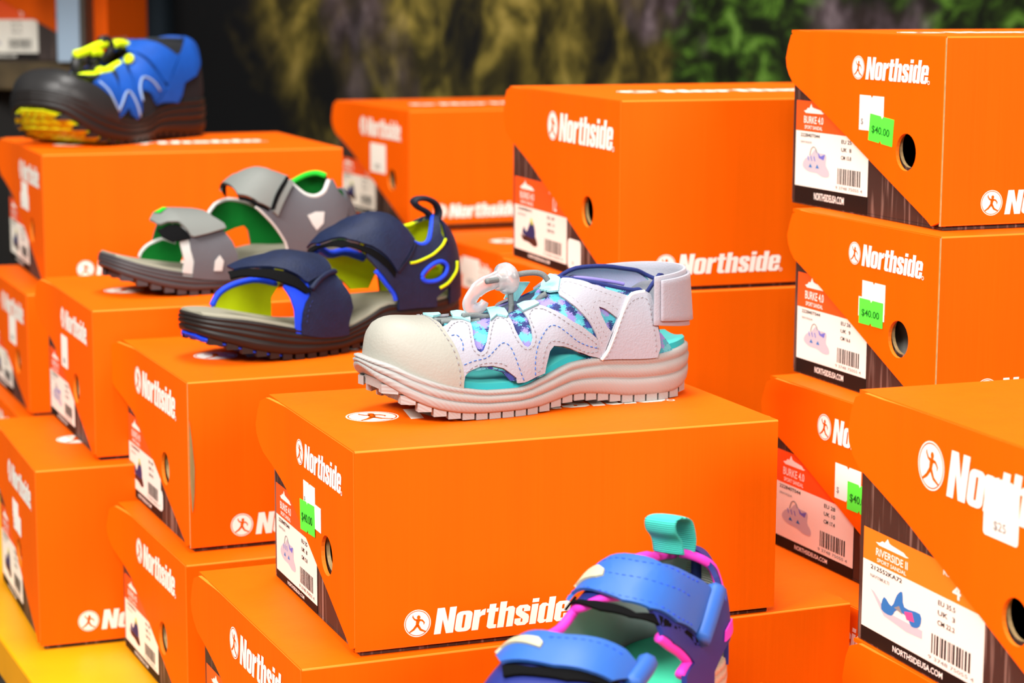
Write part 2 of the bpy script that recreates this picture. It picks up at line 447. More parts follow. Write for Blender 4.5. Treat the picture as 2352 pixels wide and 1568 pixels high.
    # ---- price stickers on the flap: (kind, y fraction of left edge, z fraction of bottom, w, h, tilt)
    for i, (kind, yf, zf, w, h, tilt) in enumerate(stickers):
        s_ = MB()
        ct, st = math.cos(tilt), math.sin(tilt)
        right = Vector((0, -ct, st)); up = Vector((0, st, ct))
        lift = .0009 + .0004 * i
        oo = Vector((-hx - lift * .6, -hy + yf * Wd, zf * H))
        nk = w * .06
        outline = [(0, 0), (w * .45, 0), (w * .5, nk), (w * .55, 0), (w, 0), (w, h), (w * .55, h), (w * .5, h - nk), (w * .45, h), (0, h)]
        if kind == 'plain': outline = rrect(0, 0, w, h, .002)
        plate(s_, [outline], oo, right, up, .0001, M_GREEN if kind == 'green' else M_WHITE)
        if kind == 'green':
            text(s_, '$40.00', oo, right, up, w * .12, h * .28, w * .74, h * .32, M_GTXT, .0002)
        elif kind == 'white':
            text(s_, '$', oo, right, up, w * .08, h * .14, w * .1, h * .2, M_GREYP, .0002)
        elif kind == 'plain':
            text(s_, '$25', oo, right, up, w * .3, h * .12, w * .36, h * .18, M_GREYP, .0002)
        s_.build('price_sticker', lid)
    if tear:      # split cardboard showing at the near corner
        t_ = MB()
        path = [(0, .78), (.0015, .66), (.0030, .5), (.0026, .36), (.0018, .27), (0.001, .24), (0, .4), (-.0002, .6)]
        plate(t_, [[(a, c * H) for a, c in path]], (-hx + .0005, -hy - .0004, 0), (1, 0, 0), (0, 0, 1), .0004, mat('torn_card_core', '#A8905F', rough=.9, spec=.1, var=.3, vscale=(500, 500, 60)))
        t_.build('torn_edge', lid)
    if tissue:
        ts = MB(); pts_ = []
        for j in range(6):
            for i in range(12):
                pts_.append((x0 + .02 + .004 * math.sin(i * 1.3 + j), y0 + .012 + i * .009, T * 2 + j * .013 + .002 * math.sin(i * 2.1)))
        fcs = [(j * 12 + i, j * 12 + i + 1, (j + 1) * 12 + i + 1, (j + 1) * 12 + i) for j in range(5) for i in range(11)]
        ts.add(pts_, fcs, M_WHITE)
        tag(ts.build('tissue_paper', None, smooth=True, solid=.0004), 'white tissue paper seen through the round hole of a shoe box', 'paper')
        bpy.data.objects['tissue_paper'].matrix_world = Matrix.Translation(p) @ Matrix.Rotation(yaw, 4, 'Z')
    return root

GRP = 'orange shoe boxes stacked on the yellow shelf'
KB = ('BURKE 4.0', 'EU 26', 'UK  9', 'CM 16.6', '10')
KO = ('BURKE 4.0', 'EU 28', 'UK 10', 'CM 17.4', '11')
KN = ('BURKE 4.0', 'EU 29', 'UK 11', 'CM 18.1', '12', '222840B410', 'NAVY/VOLT')
KP = ('RIVERSIDE II', 'EU 35.5', 'UK  3', 'CM 22.2', '4', '212552KA72', 'NAVY/MULTI')
W_G = lambda yf, zf: [('white', yf, zf, .026, .024, 0)]
BX = {}
def bx(key, *a, **k): BX[key] = (a, shoe_box(*a, **k))
# front stack, under the white sandal
bx('A', 'orange shoe box directly under the white strappy sandal', (-.0818, 1.1152, -.2405), 21.16, .2482, .1736, .1115,
   stickers=[('white', .563, .56, .0235, .0135, .0), ('white', .53, .475, .030, .014, 0), ('green', .592, .415, .0295, .0175, .06)], flare=0.0065, mark=(0.641, 0.137), hole_at=0.3, lab=(0.032, 0.339, 0.509))
bx('H', 'wide orange shoe box under the box that carries the white sandal', (-.1086, 1.0955, -.3520), 22.83, .3308, .2088, .1178, mark=(0.66, 0.13), hole_at=0.3, lab=(0.05, 0.33, 0.5))
# left column with the navy sandal
bx('B', 'orange shoe box with a torn front corner under the navy and lime sandal', (-.2072, 1.375, -.2518), 22.84, .2707, .187, .1121, pic='navy', model=KN, base_sticker=(.088, .006, .012, .014), tear=True, card_edge=True, flare=0.0085, mark=(0.775, 0.175), hole_at=0.335, lab=(0.044, 0.327, 0.509))
bx('C', 'orange shoe box under the torn box of the navy sandal, left of the front stack', (-.2056, 1.3441, -.3639), 23.36, .2673, .187, .1059, pic='navy', model=KN, flare=0.007, mark=(0.7, 0.155), hole_at=0.335, lab=(0.045, 0.33, 0.5))
# grey sandal column
bx('D', 'orange shoe box under the grey sandal with green lining', (-.2979, 1.5368, -.2299), 22.3, .269, .1922, .1093, stickers=[('plain', .63, .465, .0245, .0245, .0)], flare=0.006, mark=(0.618, 0.12), hole_at=0.344, lab=(0.045, 0.32, 0.49))
bx('G', 'orange shoe box in the bottom left corner standing on the bare yellow shelf', (-.3347, 1.5034, -.3391), 21.4, .2814, .201, .1306, stickers=[('white', .552, .56, .026, .0145, 0), ('white', .53, .50, .034, .014, 0)], pic='navy', model=KN, mark=(0.639, 0.115), hole_at=0.427, lab=(0.04, 0.32, 0.48))
# far left column with the blue closed-toe sandal
bx('E', 'orange shoe box under the blue closed-toe sandal at the far left', (-.4038, 1.8789, -.146), 21.0, .2681, .2288, .1165, stickers=[('white', .54, .60, .036, .0145, 0), ('white', .56, .515, .046, .014, 0)], pic='navy', model=KN, flare=0.006, mark=(0.582, 0.094), hole_at=0.294, lab=(0.05, 0.33, 0.5))
bx('F', 'orange shoe box cut off by the left frame edge, below the blue sandal box', (-.4135, 1.8464, -.2626), 22.77, .2902, .2073, .1061, stickers=[('plain', .44, .50, .034, .0245, 0)], pic='navy', model=KN, mark=(0.602, 0.094), hole_at=0.25, lab=(0.05, 0.33, 0.5))
bx('F2', 'lowest orange shoe box of the far left stack, mostly behind the corner box', (-.42, 1.838, -.3687), 22.3, .285, .207, .1008, pic='navy', model=KN)
# back row, middle
bx('I', 'rearmost orange shoe box beside the blue sandal box, above the grey sandal heel', (-.1063, 2.2609, -.1291), 23.8, .321, .2293, .1219, stickers=[('plain', .51, .42, .047, .031, 0)], pic='navy', model=KN, mark=(0.651, 0.117), hole_at=0.226, lab=(0.05, 0.33, 0.47))
bx('I2', 'orange shoe box hidden under the rearmost box', (-.1063, 2.2709, -.2511), 23.8, .321, .2293, .1150, pic='navy', model=KN)
bx('I3', 'lowest orange shoe box of the rearmost stack', (-.1063, 2.2609, -.3662), 23.8, .321, .2293, .1036, pic='navy', model=KN)
bx('K', 'orange shoe box behind the clear cord lock, its logo crossed by a white sticker', (-.0112, 2.0503, -.2511), 24.4, .2835, .1925, .115, stickers=[('plain', .47, .64, .042, .030, 0)])
bx('K2', 'lowest orange shoe box of the stack behind the clear cord lock', (-.0112, 2.0503, -.3662), 24.4, .2835, .1925, .1036)
bx('J', 'large orange shoe box standing behind the white sandal, no price sticker', (.0744, 1.5, -.078), 19.54, .3204, .2289, .133, pic='navy', model=KN, base_sticker=(.118, .003, .026, .022), mark=(0.625, 0.068), hole_at=0.267, lab=(0.035, 0.295, 0.46))
bx('L', 'shaded orange shoe box right behind the heel of the white sandal', (.068, 1.494, -.2110), 19.54, .325, .2289, .130)
bx('L2', 'lowest orange shoe box of the stack behind the white sandal', (.060, 1.497, -.3411), 19.54, .3204, .2289, .1287)
# right hand stack
bx('M', 'topmost orange shoe box of the tall right stack with a green price sticker', (.2505, 1.2736, -.0286), 21.72, .258, .1843, .1131,
   stickers=[('white', .516, .475, .0285, .0215, 0), ('green', .452, .425, .028, .0165, -.09)], card_edge=True, flare=0.002, mark=(0.569, 0.102), hole_at=0.218, lab=(0.088, 0.406, 0.58))
bx('N', 'second orange shoe box from the top of the right stack', (.2458, 1.246, -.1417), 21.83, .2433, .1738, .1069, model=KB,
   stickers=[('white', .487, .50, .0265, .018, 0), ('white', .507, .46, .030, .012, 0), ('green', .50, .42, .0275, .0155, 0)], tissue=True, card_edge=True, flare=0.002, mark=(0.584, 0.108), hole_at=0.243, lab=(0.075, 0.39, 0.598))
bx('O', 'third orange shoe box of the right stack, partly hidden by the large front box', (.2427, 1.2119, -.2486), 22.67, .2741, .1958, .1112, model=KO,
   stickers=[('white', .572, .44, .030, .022, 0), ('green', .495, .405, .028, .0175, -.0)], mark=(0.685, 0.19), hole_at=0.28, lab=(0.05, 0.37, 0.56))
bx('S', 'lowest orange shoe box of the right stack, only its lid edge showing', (.2190, 1.202, -.3598), 22.67, .30, .2, .110, model=KO)
# front right
bx('P', 'large orange shoe box at the right edge of the picture with a blue sandal label', (.2576, .8821, -.2034), 20.04, .3253, .2323, .1319, pic='blue', model=KP, header=M_EDGE,
   stickers=[('plain', .482, .645, .029, .028, 0)], mark=(0.738, 0.12), hole_at=0.355, lab=(0.048, 0.318, 0.446))
bx('Q', 'orange shoe box beneath the large box at the right edge', (.2586, .8841, -.3354), 20.04, .3253, .2323, .1343, pic='blue', model=KP)
# low box in front, carries the blue and pink sandal
bx('T', 'low orange shoe box in front, below the blue and pink sandal', (-.047, .798, -.352), 22.8, .27, .19, .1178, pic='blue', model=KP)

# ---------------------------------------------------------------- shelf, floor, backdrop
def struct(o):
    o['kind'] = 'structure'; return o
M_FLOOR = mat('worn_grey_floor', '#6B6259', rough=.6, var=.3, vscale=(3, 3, 3))
M_YEL = mat('yellow_painted_shelf', '#F2A204', rough=.42, spec=.45, var=.14, vscale=(14, 14, 14))
m = MB(); m.box((-6, -3, -.05), (6, 7, 0), M_FLOOR); struct(m.build('floor'))
yaw = math.radians(24.0)
u = Vector((math.cos(yaw), math.sin(yaw), 0)); v = Vector((-math.sin(yaw), math.cos(yaw), 0))
p0 = Vector((-.3712, 1.5339, 0))
sh = thing('display_shelf', 'yellow painted display shelf carrying the stacks of shoe boxes', 'shelf', (p0.x, p0.y, 0), yaw)
# local x into the shelf, local y along its front edge (away from the camera)
m = MB(); m.box((0, -1.15, SHELF_Z - .03), (.98, .88, SHELF_Z), M_YEL); m.build('shelf_board', sh, bevel=.002)
M_STEEL = mat('dark_shelf_steel', '#4A4640', rough=.5, metal=.3)
for a in (-1.1, -.15, .82):
    for c in (.03, .93):
        m = MB(); m.box((c - .015, a - .02, 0), (c + .015, a + .02, SHELF_Z - .03), M_STEEL); m.build('leg', sh, bevel=.002)

def backdrop_mat():
    m = bpy.data.materials.new('printed_forest_camouflage'); m.use_nodes = True
    nt = m.node_tree; b = nt.nodes['Principled BSDF']; b.inputs['Roughness'].default_value = .85; b.inputs['Specular IOR Level'].default_value = .15
    N = nt.nodes.new; Lk = nt.links.new
    tc = N('ShaderNodeTexCoord')
    def mp(sc, rot=(0, 0, 0), loc=(0, 0, 0)):
        a = N('ShaderNodeMapping'); a.inputs['Scale'].default_value = sc; a.inputs['Rotation'].default_value = rot; a.inputs['Location'].default_value = loc
        Lk(tc.outputs['Object'], a.inputs['Vector']); return a.outputs[0]
    def noise(vec, sc, det=4, rough=.55, dist=0.0):
        n = N('ShaderNodeTexNoise'); n.inputs['Scale'].default_value = sc; n.inputs['Detail'].default_value = det; n.inputs['Roughness'].default_value = rough
        n.inputs['Distortion'].default_value = dist
        Lk(vec, n.inputs['Vector']); return n.outputs['Fac']
    def ramp(fac, stops):
        r = N('ShaderNodeValToRGB'); e = r.color_ramp.elements
        e[0].position, e[0].color = stops[0][0], (*lin(stops[0][1]), 1)
        e[1].position, e[1].color = stops[-1][0], (*lin(stops[-1][1]), 1)
        for pz, c in stops[1:-1]:
            q = e.new(pz); q.color = (*lin(c), 1)
        Lk(fac, r.inputs[0]); return r.outputs[0]
    def rng(fac, a, c, lo=0.0, hi=1.0):
        r = N('ShaderNodeMapRange'); r.inputs['From Min'].default_value = a; r.inputs['From Max'].default_value = c
        r.inputs['To Min'].default_value = lo; r.inputs['To Max'].default_value = hi
        Lk(fac, r.inputs['Value']); return r.outputs[0]
    def mix(f, a, c):
        x = N('ShaderNodeMixRGB'); Lk(f, x.inputs[0]); Lk(a, x.inputs[1]); Lk(c, x.inputs[2]); return x.outputs[0]
    tilt = mp((12, 12, 5.0), (0, .42, 0))
    bark = ramp(noise(tilt, 1.6, 6, .62, .5), [(.36, '#0A0907'), (.46, '#2A250C'), (.53, '#4E4519'), (.60, '#6E6028'), (.68, '#8C7A3C')])
    purple = ramp(noise(mp((22, 22, 9)), 1.5, 5, .6), [(.40, '#2A201E'), (.52, '#43373A'), (.64, '#6B5D61')])
    leaf = ramp(noise(mp((16, 16, 16)), 1.5, 5, .68, .9), [(.40, '#0B0F05'), (.49, '#1A240A'), (.56, '#2E4712'), (.63, '#4C7022'), (.72, '#6E9040')])
    sep = N('ShaderNodeSeparateXYZ'); Lk(tc.outputs['Object'], sep.inputs[0])
    # purple trunks at certain places
    trunk = rng(noise(mp((4.2, 4.2, 1.1), (0, .35, 0), (2.3, 0, .4)), 1.25, 2), .54, .60)
    a = mix(trunk, bark, purple)
    # leaves take over to the right, ragged border
    xr = N('ShaderNodeMath'); xr.operation = 'ADD'; Lk(sep.outputs[0], xr.inputs[0]); Lk(rng(noise(mp((6, 6, 5)), 1.2, 3), .2, .8, -.22, .22), xr.inputs[1])
    lf = rng(xr.outputs[0], .70, .80)
    a = mix(lf, a, leaf)
    tr2 = rng(noise(mp((3.0, 3.0, 2.2), (0, -.3, 0), (5.1, 0, 1.4)), 1.3, 3), .60, .66)
    a = mix(tr2, a, purple)
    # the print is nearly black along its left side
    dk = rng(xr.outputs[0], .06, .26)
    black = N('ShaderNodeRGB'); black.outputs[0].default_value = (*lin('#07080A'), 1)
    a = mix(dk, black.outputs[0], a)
    Lk(a, b.inputs['Base Color'])
    return m
# cloth hanging on the rear wall
yb = math.radians(14)
ub = Vector((math.cos(yb), math.sin(yb), 0)); nb = Vector((-math.sin(yb), math.cos(yb), 0))
bd0 = Vector((-.46, 3.0, 0))
m = MB(); nx, nz = 110, 6; wdt, z0, z1 = 2.9, .05, 1.9
for j in range(nz + 1):
    for i in range(nx + 1):
        x = wdt * i / nx; y = .012 * math.sin(x * 9.0) + .006 * math.sin(x * 23 + 1)
        m.v.append((x, y, z0 + (z1 - z0) * j / nz))
mi = m.m(backdrop_mat())
for j in range(nz):
    for i in range(nx):
        a = j * (nx + 1) + i; m.f.append((a, a + 1, a + nx + 2, a + nx + 1)); m.mi.append(mi)
bd = m.build('backdrop', None, smooth=True, solid=.002)
bd.location = bd0; bd.rotation_euler = (0, 0, yb)
tag(bd, 'forest camouflage print cloth hanging behind the shoe boxes', 'backdrop')
M_WALL = mat('dark_teal_wall', '#0A2230', rough=.7, var=.2, vscale=(2, 2, 2))
m = MB(); m.box((-2.2, .05, 0), (3.4, .15, 2.6), M_WALL); w_ = struct(m.build('wall_back')); w_.location = bd0; w_.rotation_euler = (0, 0, yb)

# rack of more boxes at the far left
M_GALV = mat('pale_blue_grey_upright', '#8FA6BC', rough=.45, metal=.2)
M_BEAM = mat('weathered_brown_beam', '#4C4028', rough=.75, var=.5, vscale=(30, 30, 30))
M_VOID = mat('near_black_matte', '#0B0A09', rough=.8)
def at(px, py, y):
    d = pixel_ray(px, py); return W(d * (y / d.y))
rk = thing('storage_rack', 'brown beam rack with pale blue upright at the far left', 'shelf', (at(100, 200, 2.62).x, 2.62, 0), 0)
rx = rk.location.x
def loc_(px, py, y): q = at(px, py, y); return q - rk.location
a = loc_(-60, 142, 2.62); c = loc_(205, 208, 2.62)
m = MB(); m.box((a.x, 0, c.z), (c.x, .40, a.z), M_BEAM); m.build('shelf_beam', rk, bevel=.003)
q0 = loc_(128, 0, 2.61); q1 = loc_(182, 0, 2.61)
m = MB(); m.box((q0.x, -.012, a.z), (q1.x, .02, a.z + .75), M_GALV); m.box((q1.x, -.012, a.z), (q1.x + .006, .05, a.z + .75), M_STEEL)
m.build('upright', rk, bevel=.002)
m = MB(); m.box((a.x, .06, -rk.location.z+.02), (c.x, .40, c.z), M_VOID); m.build('black_infill', rk)  # near-black block filling the space under the beam
m = MB(); m.box((a.x - .2, -.34, a.z + .21), (c.x + .06, .36, a.z + .24), M_BEAM); m.build('added_shade_deck', rk, bevel=.003)  # added out of view, blocks the lamps to shade the rack's box
m = MB(); m.box((a.x, .42, a.z), (c.x - .02, .44, a.z + .75), M_VOID); m.build('rear_board', rk)
za = a.z + rk.location.z
def far_box(label, x, y, yaw, L, Wd, H, z=None):
    z = za if z is None else z
    yw = math.radians(yaw)
    shoe_box(label, (x, y, z - CAMZ + H), yaw, L, Wd, H)
pz = at(246, 100, 2.66)
far_box('orange and black shoe box with a white label on the far left rack', pz.x, 2.665, 89, .26, .178, .140)

# ---------------------------------------------------------------- sandals: a foot-shaped surface carries every strap
def interp(tab, x):
    """smooth (monotone cubic) interpolation of [(x, y), ...]"""
    n = len(tab)
    if x <= tab[0][0]: return tab[0][1]
    if x >= tab[-1][0]: return tab[-1][1]
    for i in range(n - 1):
        if x <= tab[i + 1][0]: break
    def sl(k): return (tab[k + 1][1] - tab[k][1]) / (tab[k + 1][0] - tab[k][0])
    def tan(k):
        if k == 0: return sl(0)
        if k == n - 1: return sl(n - 2)
        a, b = sl(k - 1), sl(k)
        return 0 if a * b <= 0 else 2 * a * b / (a + b)
    x0, y0 = tab[i]; x1, y1 = tab[i + 1]; h = x1 - x0; t = (x - x0) / h
    m0, m1 = tan(i) * h, tan(i + 1) * h
    return y0 * (2 * t**3 - 3 * t**2 + 1) + m0 * (t**3 - 2 * t**2 + t) + y1 * (-2 * t**3 + 3 * t**2) + m1 * (t**3 - t**2)

def project(p):      # world point -> photograph pixel
    d = Vector((p.x, p.y, p.z - CAMZ))
    yc = d.y * math.cos(PITCH) - d.z * math.sin(PITCH); zc = d.y * math.sin(PITCH) + d.z * math.cos(PITCH)
    u, v = FPX * d.x / yc, -FPX * zc / yc
    c, s = math.cos(ROLL), math.sin(ROLL)
    return (1176 + c * u - s * v, 784 + s * u + c * v)

class Last:
    """local axes: x from toe tip (0) to heel (L), y to the far side, z up. phi runs 0 (near side, bottom) - 90 (top) - 180 (far side, bottom)"""
    def __init__(s, org, yaw, L, near, far, zb, zt, hgt, inset=.002, pe=.72, qe=.85, x0=0.0):
        s.x0 = x0
        s.org = W(org); s.yaw = math.radians(yaw); s.L = L
        s.near, s.far, s.zb, s.zt, s.hgt, s.inset, s.pe, s.qe = near, far, zb, zt, hgt, inset, pe, qe
        s.M = Matrix.Translation(s.org) @ Matrix.Rotation(s.yaw, 4, 'Z')
    def yn(s, x): return interp(s.near, x)
    def yf(s, x): return interp(s.far, x)
    def raw(s, x, ph):
        xw = max(x - s.x0, 0) * s.L / (s.L - s.x0)
        a = max(s.yn(xw) - s.inset, .0005); b = max(s.yf(xw) - s.inset, .0005)
        r = math.radians(ph); c, q = math.cos(r), math.sin(r)
        w = (a if c > 0 else b)
        y = -math.copysign(abs(c) ** s.pe, c) * w
        y += (b - a) * 0
        z = interp(s.zt, x) - .002 + interp(s.hgt, x) * (abs(q) ** s.qe if q > 0 else -abs(q))
        # the ridge of the instep sits slightly inside
        return Vector((x, y, z))
    def pt(s, x, ph, off=0.0):
        x = min(max(x, s.x0 + .0012), s.L - .0002)
        p = s.raw(x, ph)
        if off:
            e = .0015
            dx = s.raw(min(x + e, s.L - .0001), ph) - s.raw(max(x - e, .0006), ph)
            dp = s.raw(x, ph + 2.5) - s.raw(x, ph - 2.5)
            n = dx.cross(dp)
            if n.length > 1e-12:
                n.normalize(); 
                if n.z * math.sin(math.radians(ph)) + n.y * -math.cos(math.radians(ph)) < 0: n = -n
                p = p + n * off
        return p
    def pix(s, px, py, far=False, off=.001, hi=100):
        best = None; deep = []
        lo, hi = (84, 182) if far else (-4, hi)
        for x0 in (.15, .4, .65, .9):
            for p0 in ((lo + hi) / 2 - 18, (lo + hi) / 2 + 22):
                x, ph = x0 * s.L, p0; lam = 1e-3
                def r(x, ph):
                    q = project(s.M @ s.pt(x, ph, off)); return (q[0] - px, q[1] - py)
                e = r(x, ph); c = e[0]**2 + e[1]**2
                for _ in range(14):
                    ex = r(x + 1e-4, ph); ep = r(x, ph + .3)
                    J = ((ex[0] - e[0]) / 1e-4 * .01, (ep[0] - e[0]) / .3 * 10), ((ex[1] - e[1]) / 1e-4 * .01, (ep[1] - e[1]) / .3 * 10)
                    A = J[0][0]**2 + J[1][0]**2 + lam * 400; B = J[0][0] * J[0][1] + J[1][0] * J[1][1]; D = J[0][1]**2 + J[1][1]**2 + lam * 400
                    g0 = J[0][0] * e[0] + J[1][0] * e[1]; g1 = J[0][1] * e[0] + J[1][1] * e[1]
                    det = A * D - B * B
                    if abs(det) < 1e-12: break
                    dx, dp = -(D * g0 - B * g1) / det, -(A * g1 - B * g0) / det
                    nx = min(max(x + dx * .01, .0012), s.L - .0012); npx = min(max(ph + dp * 10, lo), hi)
                    e2 = r(nx, npx); c2 = e2[0]**2 + e2[1]**2
                    if c2 < c: x, ph, e, c = nx, npx, e2, c2; lam = max(lam / 5, 1e-6)
                    else: lam *= 8
                    if c < .05: break
                if best is None or c < best[0] - 1e-6: best = (c, x, ph)
                if far == 'deep':
                    if c < .5: deep.append((ph, x))
                elif best[0] < .3: return best[1], best[2]
        if deep:
            ph, x = max(deep); return x, ph
        return best[1], best[2]

KPHI = .0007
def patch(mb, last, loops, off, thick, material, smooth=True, cell=.004, inner=None, offf=None):
    """cut a piece of material in (x, phi) and lay it on the foot surface"""
    L2 = []
    for lp in loops:
        q = catmull(lp, True, 4) if smooth else list(lp)
        L2.append([(a, b * KPHI) for a, b in q])
    L2 = [l if (area2(l) > 0) == (i == 0) else l[::-1] for i, l in enumerate(L2)]
    flat, tris = tess(L2)
    bm = bmesh.new()
    vs = [bm.verts.new((p[0], p[1], 0)) for p in flat]
    for t in tris:
        if len(set(t)) == 3:
            try: bm.faces.new([vs[k] for k in t])
            except ValueError: pass
    bmesh.ops.dissolve_degenerate(bm, dist=1e-7, edges=bm.edges)
    x0 = min(p[0] for p in flat); x1 = max(p[0] for p in flat); y0 = min(p[1] for p in flat); y1 = max(p[1] for p in flat)
    k = math.floor(x0 / cell) + 1
    while k * cell < x1:
        bmesh.ops.bisect_plane(bm, geom=bm.verts[:] + bm.edges[:] + bm.faces[:], plane_co=(k * cell, 0, 0), plane_no=(1, 0, 0), dist=1e-6); k += 1
    k = math.floor(y0 / cell) + 1
    while k * cell < y1:
        bmesh.ops.bisect_plane(bm, geom=bm.verts[:] + bm.edges[:] + bm.faces[:], plane_co=(0, k * cell, 0), plane_no=(0, 1, 0), dist=1e-6); k += 1
    bmesh.ops.recalc_face_normals(bm, faces=bm.faces)
    bm.verts.index_update()
    of = offf or (lambda x, ph: 0.0)
    P = [(v.co.x, v.co.y / KPHI) for v in bm.verts]
    top = [last.pt(a, b, off + thick + of(a, b)) for a, b in P]
    bot = [last.pt(a, b, off + of(a, b)) for a, b in P]
    F = []
    for f in bm.faces:
        idx = [v.index for v in f.verts]
        s = sum(P[idx[i]][0] * P[idx[(i + 1) % len(idx)]][1] - P[idx[(i + 1) % len(idx)]][0] * P[idx[i]][1] for i in range(len(idx)))
        F.append(idx if s > 0 else idx[::-1])
    # x cross phi points inward for this surface, so front faces are the reversed ones
    mb.add(top, [tuple(f[::-1]) for f in F], material)
    mb.add(bot, [tuple(f) for f in F], inner or material)
    be = [e for e in bm.edges if len(e.link_faces) == 1]
    sv = []; sf = []
    for e in be:
        a, b = e.verts[0].index, e.verts[1].index; o = len(sv)
        sv += [top[a], top[b], bot[b], bot[a]]; sf.append((o, o + 1, o + 2, o + 3))
    mb.add(sv, sf, material)
    bm.free()

def tube(mb, pts, rad, material, n=8, flat=1.0, upv=None, cap=True):
    pts = [Vector(p) for p in pts]; N = len(pts)
    rs = rad if isinstance(rad, (list, tuple)) else [rad] * N
    vs = []; prev = None
    for i, p in enumerate(pts):
        t = (pts[min(i + 1, N - 1)] - pts[max(i - 1, 0)])
        if t.length < 1e-9: t = Vector((1, 0, 0))
        t.normalize()
        ref = Vector(upv) if upv else (prev if prev is not None else (Vector((0, 0, 1)) if abs(t.z) < .9 else Vector((1, 0, 0))))
        a = ref - t * ref.dot(t)
        if a.length < 1e-6: a = t.orthogonal()
        a.normalize(); b = t.cross(a); prev = a
        for k in range(n):
            an = 2 * math.pi * k / n
            vs.append(p + a * (rs[i] * flat * math.cos(an)) + b * (rs[i] * math.sin(an)))
    fs = [(i * n + k, i * n + (k + 1) % n, (i + 1) * n + (k + 1) % n, (i + 1) * n + k) for i in range(N - 1) for k in range(n)]
    if cap: fs += [tuple(range(n))[::-1], tuple((N - 1) * n + k for k in range(n))]
    mb.add(vs, fs, material)

def on_last(last, path, off, smooth=3, closed=False):
    q = catmull(path, closed, smooth) if smooth else path
    if closed: q = q + [q[0]]
    return [last.pt(a, b, off) for a, b in q]

def stitch(mb, last, path, off, material, dash=.0022, gap=.0016, r=.0003, smooth=4, closed=False):
    q = on_last(last, path, off, smooth, closed)
    d = [0.0]
    for i in range(1, len(q)): d.append(d[-1] + (q[i] - q[i - 1]).length)
    def at_(s):
        for i in range(1, len(q)):
            if d[i] >= s: return q[i - 1].lerp(q[i], (s - d[i - 1]) / max(d[i] - d[i - 1], 1e-9))
        return q[-1]
    s = 0.0
    while s + dash < d[-1]:
        tube(mb, [at_(s), at_(s + dash * .5), at_(s + dash)], [r * .7, r, r * .7], material, n=5); s += dash + gap

